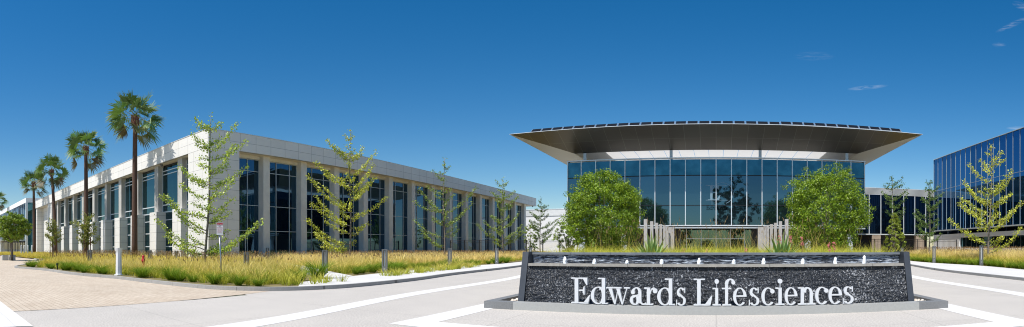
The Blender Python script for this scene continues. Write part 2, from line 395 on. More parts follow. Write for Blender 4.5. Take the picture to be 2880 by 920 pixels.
# sidewalk strips inside the kerbs
inL = offset_line(KL, .16)
iL = [p for p in inL if p[1] > 10.2 and p[0] > -20.5 and p[0] < -11]
edgeL = [(-13.9, 12.7), (-14.6, 14.7), (-15.2, 17.0), (-15.9, 20.0), (-17.3, 28.3), (-17.4, 39.5), (-21, 58), (-25.5, 76)]
edgeL = smooth_line(edgeL, 4)
iL = [p for p in inL if p[1] > 11.0 and p[0] > -24.2 and p[0] < -11]
sheet('sidewalk', iL + edgeL[::-1], .125, M['walk'])
iR = offset_line(KR, -.16); edgeR = smooth_line([(15.5, 8), (16.3, 17), (17.3, 24.5), (18.5, 31.8), (18.6, 43.), (21.5, 56), (25, 66)], 4)
sheet('sidewalk', iR + edgeR[::-1], .125, M['walk'])
# garden path toward the left building door
sheet('path', [(-14.7, 15.0), (-15.3, 17.2), (-20, 20.2), (-27, 24.8), (-40.5, 32.5), (-40.5, 29.9), (-27, 22.2), (-20, 17.8)], .129, M['walk'])
# planted ground (sheets of soil)
bedL = [p for p in inL if p[0] > -62 and not (p[1] > 11.0 and p[0] > -24)] + edgeL + [(-36, 100), (-39, 100), (-39, 25.2), (-160, 25.2), (-160, 12.9)]
sheet('soil', bedL, .10, M['lawnbase'])
bedR = edgeR + [(34, 74), (36, 40), (36, 8)]
sheet('soil', bedR, .10, M['lawnbase'])
bedF = [(-4.3, 12.0), (4.3, 12.0), (5.0, 13), (6.8, 18), (8.4, 25), (4, 30), (-4, 30), (-8.4, 25), (-6.8, 18), (-5.0, 13)]
sheet('soil', bedF, .42, M['soil'], .5)
sheet('soil', [(-16, 38), (-7, 38), (-7, 50), (-16, 50)], .05, M['soil'], .06)
sheet('soil', [(16, 38), (7, 38), (7, 50), (16, 50)], .05, M['soil'], .06)

# ------------------------------------------------------------------ left office building
XF, YF = -39.6, 24.53     # fascia planes
B = empty('office_building', (-60, 50, 0), 'long pale stone two storey office building with deep fascia and tall recessed windows', 'building')
TOP, SOF = 12.575, 10.85
boxo('roof', M['concrete'], B, -116, XF + .0 - .35, YF + .35, 105.2, SOF + .25, TOP - .45)
mb = MB(); mb.box(-116, XF, YF, YF + .35, SOF, TOP); mb.box(XF - .35, XF, YF + .35, 105.2, SOF, TOP); mb.box(-116, XF - .35, 104.85, 105.2, SOF, TOP)
mb.build('fascia', M['fascia'], B)
mb = MB(); mb.box(-116.03, XF + .03, YF - .03, YF + .4, TOP, TOP + .07); mb.box(XF - .4, XF + .03, YF + .4, 105.23, TOP, TOP + .07)
mb.build('parapet_flashing', M['flash'], B)
mb = MB(); mb.box(-115.9, XF - .35, YF + .35, 28.5, SOF + .002, SOF + .25); mb.box(-43.5, XF - .35, 28.5, 104.85, SOF + .002, SOF + .25)
mb.build('soffit', M['soffit'], B)
# solid corner and end piers
boxo('corner_pier', M['stone'], B, -43.45, XF - .006, YF + .006, 28.06, 0, SOF + .004)
boxo('end_pier', M['stone'], B, -104.2, -100.6, 24.7, 27.5, 0, SOF - .002)
boxo('end_pier', M['stone'], B, -116, -114.9, 24.7, 27.5, 0, SOF - .002)
boxo('end_wall', M['stone'], B, -114.9, -104.2, 26.2, 26.6, 0, SOF - .002)
# right face: columns, windows
GX = -41.1
boxo('back_wall', M['dark'], B, -43.2, GX - .15, 28.06, 99, 0, SOF - .01)
mbh = MB().box(GX - .13, GX + .25, 28.06, 100.6, 10.55, SOF)
mbh.build('window_head', M['concrete'], B)
def window_x(y0, y1, mull):
    w = MB().box(GX - .05, GX, y0, y1, .12, 10.55).build('window', M['glassL'], B)
    f = MB()
    for z in (3.2, 5.8, 9.3): f.box(GX + .004, GX + .06, y0, y1, z - .035, z + .035)
    for y in mull: f.box(GX + .002, GX + .075, y - .035, y + .035, .12, 10.55)
    f.box(GX + .002, GX + .07, y0, y0 + .06, .12, 10.55); f.box(GX + .002, GX + .07, y1 - .06, y1, .12, 10.55)
    f.box(GX + .003, GX + .065, y0 + .06, y1 - .06, 10.47, 10.54)
    f.build('frame', M['frame'], w)
w0 = window_x(28.06, 31.58, [30.1])
for n in range(14):
    y = 31.58 + 5.245 * n
    boxo('column', M['concrete'], B, GX - .1, -40.3, y, y + .85, 0, SOF)
    if n < 13: window_x(y + .85, y + 5.245, [y + 2.3, y + 4.2])
boxo('end_wall', M['concrete'], B, -43.2, -40.5, 100.63, 101.2, 0, SOF - .004)
d = boxo('door', M['glassL'], B, GX + .08, GX + .12, 28.75, 29.75, .12, 2.6)
MB().box(GX + .121, GX + .16, 28.7, 28.78, .12, 2.68).box(GX + .121, GX + .16, 29.72, 29.8, .12, 2.68).box(GX + .121, GX + .158, 28.78, 29.72, 2.6, 2.68).build('frame', M['frame_light'], d)
# left face: columns with lower pillars in front, windows behind
GY = 25.6
boxo('back_wall', M['dark'], B, -103, -43.45, GY + .15, GY + .6, 0, SOF - .01)
def window_y(x0, x1):
    w = MB().box(x0, x1, GY, GY + .05, .1, 10.62).build('window', M['glassS'], B); f = MB()
    for z, t in ((10.15, .05), (9.75, .05), (6.3, .06), (5.5, .06), (4.6, .05), (3.15, .06), (1.6, .06)): f.box(x0, x1, GY - .06, GY - .004, z - t, z + t)
    f.box(x0, x0 + .07, GY - .07, GY - .002, .1, 10.62); f.box(x1 - .07, x1, GY - .07, GY - .002, .1, 10.62)
    f.build('frame', M['frame_light'], w)
window_y(-45.58, -43.45)
for m_ in range(10):
    xl, xr = -46.55 - 5.658 * m_, -45.58 - 5.658 * m_
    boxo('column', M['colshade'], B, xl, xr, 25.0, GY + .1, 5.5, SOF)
    boxo('lower_pillar', M['stone'], B, xl - .15, xr + .75, 24.45, GY + .1, 0, 5.5)
    window_y(xl - 4.69 if m_ < 9 else xl - 3.1, xl)
# small dome cameras under the soffit
for x, y in ((-50.4, 25.0), (-40.0, 38.8), (-82, 25.0), (-40.0, 104)):
    c = MB().lathe([(.16, 0), (.16, -.08), (.14, -.16), (.07, -.24)][::-1], x, y, 12, SOF).build('security_camera', M['bollard'], B, True)
# rooftop upstand at the far link
o = empty('link_building', (-121, 30, 0), 'low recessed stone link with blue glass between the palms and the stone end pier', 'building')
boxo('wall', M['stone'], o, -128, -116.0, 27, 40, 10.2, 12.2)
g_ = boxo('window', M['glassB'], o, -128, -116.0, 27.3, 27.5, .1, 10.2)
f = MB()
for i in range(6): f.box(-127.6 + i * 2.2, -127.5 + i * 2.2, 27.2, 27.3, .1, 10.2)
f.build('frame', M['frame'], g_)

# glass building at far left
o = empty('glass_building', (-150, 30, 0), 'far blue mirrored glass building with white parapet behind the round tree', 'building')
XR, GYF = -117.6, 22.5
boxo('wall', M['whitewall'], o, -230, XR, GYF, 45, 12.4, 13.5)
boxo('end_wall', M['glassT'], o, XR - .5, XR - .02, GYF + .5, 45, 0, 12.4); boxo('corner_post', M['frame_light'], o, XR - .5, XR, GYF, GYF + .5, 0, 12.4)
for i in range(28):
    x1 = XR - .5 - i * 2.6; w = boxo('window', M['glassB'], o, x1 - 2.6, x1, GYF + .15, GYF + .25, 3.4, 12.4)
    MB().box(x1 - 2.65, x1 - 2.55, GYF + .02, GYF + .145, 3.4, 12.4).box(x1 - 2.55, x1, GYF + .06, GYF + .146, 7.7, 7.8).build('frame', M['frame'], w)
    w = boxo('lower_window', M['glassD'], o, x1 - 2.6, x1, GYF + 1.15, GYF + 1.25, .1, 3.4)
    MB().box(x1 - 2.65, x1 - 2.55, GYF + 1.05, GYF + 1.145, .1, 3.4).build('frame', M['frame_light'], w)
boxo('canopy', M['white'], o, -160, -119, GYF - 6, GYF + .1, 3.2, 3.55)
for x in (-122, -134, -146, -158): MB().lathe([(.18, 0), (.18, 3.2)], x, GYF - 5.4, 12).build('canopy_post', M['white'], o)

# ------------------------------------------------------------------ main building
Y0 = 54.0; PW = 1.658; HG = 11.16; LZ = 3.8
B = empty('headquarters_building', (0, 66, 0), 'glass fronted main building under a wide upturned metal roof', 'building')
def xg(i): return i * PW if abs(i) < 10 else math.copysign(16.52, i)
for i in range(-10, 10):
    x0, x1 = xg(i), xg(i + 1)
    w = MB().box(x0, x1, Y0, Y0 + .06, LZ + .12, 9.3).build('window', M['glassM'], B)
    MB().box(x0, x1, Y0 - .003, Y0 + .057, 9.3, HG - .12).build('spandrel_panel', M['glassT'], w)
    f = MB().box(x0 - .045, x0 + .045, Y0 - .11, Y0 - .006, LZ + .12, HG - .02)
    f.build('mullion', M['frame_light'], w)
    MB().box(x0 + .045, x1 - .045, Y0 - .05, Y0 - .004, 9.25, 9.34).build('transom', M['black'], w); boxo('transom', M['black'], w, x0 + .045, x1 - .045, Y0 - .05, Y0 - .004, 6.01, 6.08)
MB().box(16.475, 16.565, Y0 - .14, Y0 - .006, LZ + .12, HG - .02).build('mullion', M['frame_light'], B)
boxo('parapet_trim', M['frame_light'], B, -16.6, 16.6, Y0 - .16, Y0 + .3, HG - .02, HG + .08)
boxo('floor_beam', M['frame_light'], B, -16.6, 16.6, Y0 - .16, Y0 + .6, LZ, LZ + .12)
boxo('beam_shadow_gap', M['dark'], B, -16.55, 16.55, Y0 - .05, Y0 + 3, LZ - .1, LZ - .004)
boxo('beam_lower_trim', M['frame'], B, -16.6, 16.6, Y0 - .1, Y0 + .5, LZ - .24, LZ - .1)
# side walls of the upper volume, roof terrace
mb = MB()
for sx in (-1, 1): boxo('side_wall', M['glassD'], B, min(sx * 16.5, sx * 16.3), max(sx * 16.5, sx * 16.3), Y0 + .06, 88, LZ, HG - .05)
boxo('terrace', M['whitewall'], B, -16.28, 16.28, Y0 + .07, 88, HG - .5, HG - .3)
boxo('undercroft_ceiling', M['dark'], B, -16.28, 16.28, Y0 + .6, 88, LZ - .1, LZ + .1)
# undercroft: dark walls either side of the entrance, entry glazing, interior
for sx in (-1, 1):
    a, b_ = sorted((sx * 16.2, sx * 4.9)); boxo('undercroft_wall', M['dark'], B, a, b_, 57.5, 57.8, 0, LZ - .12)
    for xp in (14.6, 9.8): a, b_ = sorted((sx * xp, sx * (xp + .62))); boxo('pier', M['frame'], B, a, b_, 54.2, 54.8, 0, LZ - .25)
    a, b_ = sorted((sx * 4.42, sx * 4.98)); boxo('entrance_pier', M['fin'], B, a, b_, 52.4, 53.0, 0, LZ - .15)
m_, nt, b_ = newmat('clear entry glass'); b_.inputs['Base Color'].default_value = (.55, .8, .7, 1); b_.inputs['Roughness'].default_value = .01; b_.inputs['Transmission Weight'].default_value = .9; b_.inputs['IOR'].default_value = 1.6
tr = N(nt, 'ShaderNodeBsdfTransparent'); tr.inputs[0].default_value = (.55, .75, .68, 1); gl = N(nt, 'ShaderNodeBsdfGlossy'); gl.inputs['Roughness'].default_value = .01; gl.inputs[0].default_value = (.8, 1, .9, 1)
mx = N(nt, 'ShaderNodeMixShader'); mx.inputs[0].default_value = .10; L(nt, tr.outputs[0], mx.inputs[1]); L(nt, gl.outputs[0], mx.inputs[2]); L(nt, mx.outputs[0], nt.nodes['Material Output'].inputs[0])
M['clear'] = m_
ex = [-4.05, -3.36, -1.69, 0, 1.62, 3.24, 4.0]
for i in range(6):
    w = MB().box(ex[i], ex[i + 1], 56.6, 56.63, .02, LZ - .25).build('entrance_window', M['clear'], B)
    f = MB().box(ex[i] - .03, ex[i] + .03, 56.5, 56.598, .02, LZ - .25)
    if 0 < i < 5: f.box(ex[i] + .03, ex[i + 1] - .03, 56.54, 56.597, 2.45, 2.52)
    f.build('frame', M['frame_light'], w)
for sx in (-1, 1): a, b_ = sorted((sx * 4.03, sx * 4.95)); boxo('entrance_reveal', M['dark'], B, a, b_, 56.45, 57.5, 0, LZ - .13)
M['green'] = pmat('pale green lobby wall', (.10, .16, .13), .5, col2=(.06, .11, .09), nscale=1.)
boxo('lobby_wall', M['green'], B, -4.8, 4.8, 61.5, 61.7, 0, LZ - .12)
mb = MB()
for i in range(9): mb.box(-3.2, -1.4, 59.0, 59.04, .3 + i * .17, .36 + i * .17)
mb.build('slat_screen', M['louvre'], B)
boxo('lobby_shelf', M['white'], B, -2.6, 2.6, 60.9, 61.4, 2.5, 2.58)
dsk = MB().box(-.2, 3.2, 59.2, 59.5, 0, 1.1).box(-.3, 3.3, 59.1, 59.9, 1.1, 1.16).build('reception_desk', M['white'], B)
# posts between glass and roof
for x in (-14.75, -4.95, 4.85, 14.7):
    MB().box(x - .16, x + .16, 54.8, 55.1, HG - .3, 12.2).build('roof_post', M['frame'], B)
# upturned roof: front, side and back inclined soffits, level middle, top deck
YA, YB, XO, XI, YI, YJ = 50.35, 96., 22.1, 15.95, 55.0, 90.; ZO, ZI = EYE + 12.53, EYE + 10.84
R = empty('roof', (0, 66, 12.2)); R.parent = B; R.location = (0, 0, 12.2)
mb = MB().add([(-XO, YA, ZO), (XO, YA, ZO), (XI, YI, ZI), (-XI, YI, ZI)], [(0, 3, 2, 1)]); 
fs = mb.build('front_soffit', M['roofmetal'], R)
for sx in (-1, 1):
    mb = MB().add([(sx * XO, YA, ZO), (sx * XO, YB, ZO), (sx * XI, YJ, ZI), (sx * XI, YI, ZI)], [(0, 1, 2, 3) if sx < 0 else (3, 2, 1, 0)])
    mb.build('side_soffit', M['roofside'], R)
MB().add([(-XO, YB, ZO), (XO, YB, ZO), (XI, YJ, ZI), (-XI, YJ, ZI)], [(0, 1, 2, 3)]).build('back_soffit', M['roofmetal'], R)
SX, SY0, SY1 = 12.4, YI, 88.
mb = MB()
for a_ in ((-XI, -SX, YI, YJ), (SX, XI, YI, YJ), (-SX, SX, SY1, YJ)): mb.add([(a_[0], a_[2], ZI), (a_[1], a_[2], ZI), (a_[1], a_[3], ZI), (a_[0], a_[3], ZI)], [(3, 2, 1, 0)])
mb.build('level_soffit', M['roofwhite'], R)
mb = MB()
for i in range(15):
    x0 = -SX + i * 2 * SX / 15; mb.add([(x0 + .02, SY0, ZI), (x0 + 2 * SX / 15 - .02, SY0, ZI), (x0 + 2 * SX / 15 - .02, SY1, ZI), (x0 + .02, SY1, ZI)], [(3, 2, 1, 0)])
mb.build('skylight_membrane', M['skylight'], R)
mb = MB()
for a_ in ((-XO, -SX - 1, YA, YB), (SX + 1, XO, YA, YB), (-SX - 1, SX + 1, YA, 52.5), (-SX - 1, SX + 1, SY1, YB)): mb.box(a_[0], a_[1], a_[2], a_[3], ZO, ZO + .05)
mb.build('roof_deck', M['frame_light'], R)
# solar panels along the front roof edge
pv = empty('solar_panel', (0, YA + .2, ZO + .05), 'dark tilted solar panel in the row along the front edge of the upturned metal roof', 'solar panel', 'solar panels along the roof edge')
off = base_of(pv)
def rel(v): return [(x + off.x, y + off.y, z + off.z) for x, y, z in v]
MB().add(rel([(-.50, 0, .04), (.50, 0, .04), (.50, .5, .44), (-.50, .5, .44), (-.50, .03, .02), (.50, .03, .02), (.50, .53, .42), (-.50, .53, .42)]),
         [(0, 1, 2, 3), (7, 6, 5, 4), (0, 4, 5, 1), (1, 5, 6, 2), (2, 6, 7, 3), (3, 7, 4, 0)]).build('cell_face', M['pv'], pv)
mb = MB()
for s_ in (-1, 1):
    x = s_ * .545
    mb.add(rel([(x - .016, -.03, .0), (x + .016, -.03, .0), (x + .016, .5, .40), (x - .016, .5, .40), (x - .016, -.03, .05), (x + .016, -.03, .05), (x + .016, .52, .46), (x - .016, .52, .46)]),
           [(0, 1, 2, 3), (7, 6, 5, 4), (0, 4, 5, 1), (1, 5, 6, 2), (2, 6, 7, 3), (3, 7, 4, 0)])
mb.add(rel([(-.52, .1, 0), (.52, .1, 0), (.52, .1, .09), (-.52, .1, .09)]), [(0, 1, 2, 3)])
mb.add(rel([(-.56, -.03, 0), (.56, -.03, 0), (.56, -.03, .035), (-.56, -.03, .035), (-.56, -.05, 0), (.56, -.05, 0), (.56, -.05, .035), (-.56, -.05, .035)]), [(4, 5, 6, 7), (7, 6, 2, 3), (3, 2, 1, 0)])
mb.build('frame', M['pvframe'], pv)
npv = 33
for i in range(npv):
    x = -19.1 + 38.2 * i / (npv - 1)
    if i == 0: pv.location.x = x
    else: copy_tree(pv, (x, YA + .2, ZO + .05 + (.05 if x > 6 else 0)))

# ------------------------------------------------------------------ serif letters
def glyph(ch):
    P = []
    def r(x0, y0, x1, y1): P.append(([(x0, y0), (x1, y0), (x1, y1), (x0, y1)], None))
    def p(*a): P.append((list(a), None))
    def ring(cx, cy, rx, ry, tx, ty, a0=0, a1=360):
        n = 28; o_ = []; i_ = []
        for k in range(n + 1):
            a = math.radians(a0 + (a1 - a0) * k / n); o_.append((cx + rx * math.cos(a), cy + ry * math.sin(a))); i_.append((cx + (rx - tx) * math.cos(a), cy + (ry - ty) * math.sin(a)))
        P.append((o_, i_))
    def disc(cx, cy, q): P.append(([(cx + q * math.cos(2 * pi * k / 18), cy + q * math.sin(2 * pi * k / 18)) for k in range(18)], None))
    if ch == 'E':
        r(.13, 0, .262, 1); r(0, .955, .60, 1); r(0, 0, .64, .045); r(.28, .485, .46, .53); p((.42, .50), (.47, .34), (.50, .34), (.50, .67), (.47, .67)); p((.44, .96), (.565, .72), (.60, .72), (.60, .96)); p((.46, .04), (.64, .04), (.70, .33), (.665, .33))
        w = .70
    elif ch == 'L':
        r(.13, 0, .262, 1); r(0, .955, .42, 1); r(0, 0, .62, .045); p((.42, .04), (.63, .04), (.69, .36), (.655, .36)); w = .69
    elif ch == 'd':
        ring(.27, .325, .27, .335, .118, .032); r(.415, 0, .54, 1); r(.27, .955, .41, 1); r(.54, 0, .64, .045); w = .62
    elif ch == 'w':
        p((.08, .63), (.225, .63), (.37, 0), (.32, 0)); p((.325, 0), (.365, 0), (.49, .6), (.455, .6)); p((.385, .63), (.53, .63), (.66, 0), (.61, 0)); p((.615, 0), (.655, 0), (.83, .63), (.795, .63))
        r(0, .61, .30, .655); r(.31, .61, .60, .656); r(.70, .61, .92, .655); w = .92
    elif ch == 'a':
        r(.335, .06, .455, .48); ring(.26, .45, .195, .21, .115, .04, 0, 165); disc(.13, .47, .075); ring(.20, .18, .19, .19, .12, .04); ring(.53, .12, .13, .12, .07, .04, 180, 330); p((.10, .30), (.32, .40), (.34, .36), (.16, .26)); w = .58
    elif ch == 'r':
        r(.10, 0, .222, .65); r(0, 0, .34, .045); r(0, .61, .11, .655); ring(.34, .42, .13, .235, .04, .07, 40, 180); disc(.41, .53, .085); w = .49
    elif ch == 's':
        ring(.20, .485, .16, .175, .10, .035, 30, 250); ring(.21, .165, .18, .175, .10, .035, -150, 75); p((.05, .47), (.09, .40), (.30, .24), (.39, .14), (.38, .24), (.17, .44), (.10, .50)); r(.33, .46, .365, .66); r(.015, 0, .05, .2); w = .40
    elif ch == 'i':
        r(.11, 0, .232, .65); r(0, 0, .34, .045); r(0, .61, .11, .655); disc(.17, .90, .088); r(.16, .64, .18, .83); w = .34
    elif ch == 'f':
        r(.13, 0, .252, .84); r(.02, 0, .38, .045); r(0, .61, .38, .655); ring(.34, .80, .22, .20, .14, .045, 45, 180); disc(.46, .86, .078); w = .50
    elif ch == 'e':
        ring(.26, .325, .26, .335, .118, .032, 0, 318); r(.12, .325, .515, .37); w = .52
    elif ch == 'c':
        ring(.26, .325, .26, .335, .118, .032, 55, 318); disc(.415, .52, .082); w = .50
    elif ch == 'n':
        r(.10, 0, .222, .65); r(0, 0, .32, .045); r(0, .61, .11, .655); ring(.36, .40, .20, .26, .12, .05, 0, 165); r(.44, 0, .56, .41); r(.34, 0, .66, .045); w = .66
    return P, w
def letter(ch, x, w_m, z, yf, cap, depth, mat, parent, name='letter'):
    P, w = glyph(ch); sx = w_m / w; mb = MB()
    for k, (o_, i_) in enumerate(P):
        y = yf - k * .0009; y2 = yf + depth + k * .0004
        if i_ is None:
            n = len(o_); a = sum(o_[i][0] * o_[(i + 1) % n][1] - o_[(i + 1) % n][0] * o_[i][1] for i in range(n))
            if a < 0: o_ = o_[::-1]
            vs = [(x + a_ * sx, y, z + b * cap) for a_, b in o_] + [(x + a_ * sx, y2, z + b * cap) for a_, b in o_]
            mb.add(vs, [tuple(range(n)), tuple(range(n, 2 * n))[::-1]] + [(i, i + n, (i + 1) % n + n, (i + 1) % n) for i in range(n)])
        else:
            n = len(o_); vs = []
            for q, yy in ((o_, y), (i_, y), (o_, y2), (i_, y2)): vs += [(x + a_ * sx, yy, z + b * cap) for a_, b in q]
            fs = []
            for i in range(n - 1):
                fs += [(i, i + 1, n + i + 1, n + i)[::-1], (i, i + 1, 2 * n + i + 1, 2 * n + i), (n + i, n + i + 1, 3 * n + i + 1, 3 * n + i)[::-1], (2 * n + i, 2 * n + i + 1, 3 * n + i + 1, 3 * n + i)]
            fs += [(0, n, 3 * n, 2 * n), (n - 1, 2 * n - 1, 4 * n - 1, 3 * n - 1)]
            mb.add(vs, fs)
    return mb.build(name, mat, parent)
def px2x(px, Y): return Y * math.tan((px - XAX) / FPX)
# etched emblem and word on the glass
M['etch'] = pmat('pale etched emblem', (.17, .27, .34), .4); M['etchdark'] = pmat('dark applied lettering', (.002, .004, .006), .8, spec=.0)
e0 = letter('E', px2x(1991, Y0), 1.35, EYE + (698.5 - 563) / FPX * Y0, Y0 - .03, 1.6, .02, M['etch'], B, 'emblem')
mb = MB()
cx_, cz_ = px2x(2032, Y0), EYE + (698.5 - 544) / FPX * Y0
for k in range(28):
    a0, a1 = math.radians(-70 + k * 8.2), math.radians(-70 + (k + 1) * 8.2)
    q = [(cx_ + r_ * math.cos(a), Y0 - .034, cz_ + r_ * math.sin(a)) for r_, a in ((1.12, a0), (1.17, a0), (1.17, a1), (1.12, a1))]
    mb.add(q, [(0, 1, 2, 3)])
for bx_ in ((px2x(1985, Y0), px2x(2048, Y0), EYE + (698.5 - 563.6) / FPX * Y0, .04), (px2x(1985, Y0), px2x(2045, Y0), EYE + (698.5 - 523) / FPX * Y0, .04)):
    mb.add([(bx_[0], Y0 - .036, bx_[2]), (bx_[1], Y0 - .036, bx_[2]), (bx_[1], Y0 - .036, bx_[2] + bx_[3]), (bx_[0], Y0 - .036, bx_[2] + bx_[3])], [(0, 1, 2, 3)])
xv = px2x(2002, Y0); mb.add([(xv, Y0 - .038, EYE + 4.7), (xv + .035, Y0 - .038, EYE + 4.7), (xv + .035, Y0 - .038, EYE + 7.1), (xv, Y0 - .038, EYE + 7.1)], [(0, 1, 2, 3)])
mb.build('emblem_lines', M['etch'], e0)
xx = px2x(1986, Y0); zc = EYE + (698.5 - 590.5) / FPX * Y0
for ch, wd in zip('Edwards', (.40, .38, .50, .34, .30, .38, .26)):
    letter(ch, xx, wd * .92, zc, Y0 - .03, .50, .015, M['etchdark'], B, 'wordmark'); xx += wd * .92

# ------------------------------------------------------------------ fins flanking the entrance
fin = empty('concrete_fin', (0, 0, 0), 'x', 'post', 'square concrete posts flanking the entrance walk')
MB().box(-.13, .13, -.13, .13, 0, 3.68).build('post', M['fin'], fin); MB().box(-.15, .15, -.15, .15, 0, .12).build('foot', M['bollard'], fin)
ords = ['tallest looking', 'second', 'third', 'fourth', 'fifth', 'sixth and shortest looking']
k = 0
for sx, nm in ((-1, 'left'), (1, 'right')):
    for j, (Yd, Xd) in enumerate(((38.9, 5.52), (41.9, 5.42), (44.6, 5.32), (47.0, 5.22), (49.6, 5.14), (51.9, 5.07))):
        lab = '%s square concrete post of the %s entrance row, from the leafy tree' % (ords[j], nm)
        if k == 0: fin.location = (sx * Xd, Yd, 0); fin['label'] = lab
        else: copy_tree(fin, (sx * Xd, Yd, 0), label=lab)
        k += 1

# ------------------------------------------------------------------ connector building (right, behind)
YC = 77.2
B = empty('connector_building', (26, 80, 0), 'low dark glass wing with white louvred parapet between the two glass buildings', 'building')
for i in range(11):
    x0 = 14.4 + i * 2.0; x1 = min(x0 + 2.0, 36)
    if x0 >= 36: break
    w = boxo('window', M['glassD'], B, x0, x1, YC, YC + .06, 3.75, 10.1); MB().box(x0 - .06, x0 + .06, YC - .12, YC - .005, 3.75, 10.1).build('mullion', M['frame_light'], w)
mb = MB()
for i in range(7): mb.box(14.4, 36, YC - .1, YC + .1, 10.13 + i * .17, 10.23 + i * .17)
mb.build('louvre_parapet', M['louvre'], B)
boxo('parapet_backing', M['frame'], B, 14.4, 36, YC + .12, YC + .3, 10.1, 11.3)
boxo('sill', M['frame_light'], B, 14.4, 36, YC - .15, YC + .3, 3.6, 3.74)
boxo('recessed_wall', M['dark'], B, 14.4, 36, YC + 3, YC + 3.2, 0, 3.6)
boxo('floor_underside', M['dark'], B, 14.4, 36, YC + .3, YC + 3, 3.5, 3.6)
for px in (2466, 2589): X, Y = px2x(px, YC - .3), YC; boxo('pier', M['tancol'], B, X - .75, X + .75, YC - .1, YC + .8, 0, 3.6)
boxo('roof', M['louvre'], B, 14.4, 36, YC + .3, 90, 10.0, 10.1)

# ------------------------------------------------------------------ right glass building
XG = 36.0
B = empty('blue_glass_building', (46, 60, 0), 'tall blue mirrored glass building with white mullions on a concrete base', 'building')
mz = 1.597; ys = 2.1304 * XG
n_w = 24
for i in range(n_w):
    y1 = ys + .5 - i * mz + (0 if i else 0); y0 = y1 - mz
    w = boxo('window', M['glassB'], B, XG, XG + .06, y0, y1, 4.42, 16.42)
    MB().box(XG - .06, XG - .005, y1 - .02, y1 + .02, 4.42, 16.45).box(XG - .04, XG - .004, y0 + .04, y1 - .04, 11.02, 11.08).build('mullion', M['frame'], w)
ylo = ys + .5 - n_w * mz
boxo('end_wall', M['glassD'], B, XG, 70, ys + .5, ys + .7, 3.66, 16.4)
boxo('near_wall', M['glassB'], B, XG, 70, ylo - .1, ylo, 3.66, 16.4)
boxo('roof', M['louvre'], B, XG + .06, 70, ylo, ys + .5, 16.3, 16.42)
boxo('parapet_trim', M['frame_light'], B, XG - .15, XG + .2, ylo, ys + .55, 16.42, 16.5)
boxo('floor_ledge', M['frame_light'], B, XG - .35, XG + .3, ylo, ys + .6, 4.25, 4.40)
boxo('recess', M['glassD'], B, XG + .5, XG + .6, ylo, ys + .5, 3.6, 4.25)
yb0 = 62.4 + 5.4  # left end of the ribbon window
mb = MB().box(XG - .1, XG + .5, ylo, ys + .5, 3.05, 3.66).box(XG - .1, XG + .5, yb0, ys + .5, 0, 3.05).box(XG - .1, XG + .5, ylo, yb0, 0, 1.45)
mb.build('base', M['whitewall'], B)
for i in range(18):
    y1 = yb0 - i * 1.6; y0 = max(y1 - 1.6, ylo)
    w = boxo('ribbon_window', M['glassS'], B, XG + .2, XG + .3, y0, y1, 1.45, 3.05); boxo('frame', M['bollard'], w, XG + .15, XG + .195, y1 - .05, y1, 1.45, 3.05)

# ------------------------------------------------------------------ white buildings behind on the left
o = empty('white_building', (-38, 118, 0), 'low white rendered building behind the conical sapling, between the wing and the main glass', 'building')
boxo('wall', M['whitewall'], o, -52, -24, 114, 135, 0, 9.2); boxo('coping', M['flash'], o, -52.1, -23.9, 113.9, 114.3, 9.2, 9.3)
o2 = empty('grey_block', (-44, 128, 0), 'higher pale grey rooftop block behind the white rendered building', 'building')
boxo('wall', M['basecon'], o2, -56, -42.0, 136, 146, 0, 12.6); boxo('coping', M['flash'], o2, -56.1, -41.9, 135.9, 136.3, 12.6, 12.75)
o3 = empty('ramp', (-33, 95, 0), 'white sloping concrete ramp wall behind the black fence', 'ramp')
MB().add([(-40, 95, .2), (-27, 95, 2.6), (-27, 95, 3.4), (-40, 95, 1.0), (-40, 95.3, .2), (-27, 95.3, 2.6), (-27, 95.3, 3.4), (-40, 95.3, 1.0)],
         [(0, 1, 2, 3), (7, 6, 5, 4), (3, 2, 6, 7), (0, 3, 7, 4), (1, 5, 6, 2)]).build('ramp_wall', M['whitewall'], o3)

# ------------------------------------------------------------------ fences
def fence(name, pts, h, label, step=.14, posts=2.35):
    o = empty(name, (pts[0][0], pts[0][1], 0), label, 'fence')
    (xa, ya), (xb, yb) = pts; Ln = math.hypot(xb - xa, yb - ya); ux, uy = (xb - xa) / Ln, (yb - ya) / Ln
    pk = MB(); n = int(Ln / step)
    for i in range(n):
        x, y = xa + ux * i * step, ya + uy * i * step; pk.box(x - .009, x + .009, y - .009, y + .009, .1, h - .05)
    pk.tube([(xa, ya, h - .06), (xb, yb, h - .06)], .025, 4); pk.tube([(xa, ya, .2), (xb, yb, .2)], .025, 4); pk.tube([(xa, ya, h - .3), (xb, yb, h - .3)], .018, 4)
    pk.build('picket_panel', M['black'], o)
    for i in range(int(Ln / posts) + 1):
        x, y = xa + ux * i * posts, ya + uy * i * posts; boxo('fence_post', M['black'], o, x - .055, x + .055, y - .055, y + .055, 0, h)
fence('metal_fence', ((-36.5, 62), (-13, 62)), 2.55, 'thin black picket fence running between the stone wing and the leafy tree')
fence('metal_fence', ((18.5, 66), (34.6, 66)), 2.7, 'thin black picket fence in front of the dark glass wing', .2, 3.2)

# ------------------------------------------------------------------ fountain sign
FT = empty('fountain_sign', (0, 11, 0), 'low battered slate water wall with white serif letters on a granite kerb', 'fountain')
# basin rim
mb = MB().box(-4.5, 4.5, 10.45, 10.72, 0, .17); mb.build('front_kerb', M['kerbstone'], FT)
for sx in (-1, 1):
    a, b_ = sorted((sx * 5.24, sx * 4.5)); boxo('kerb_end', M['kerbend'], FT, a, b_, 10.452, 10.72, 0, .168)
    a, b_ = sorted((sx * 5.24, sx * 5.0)); boxo('side_kerb', M['kerbend'], FT, a, b_, 10.72, 12.9, 0, .168)
boxo('basin_floor', M['slatecap'], FT, -5.0, 5.0, 10.72, 12.9, -.004, .03)
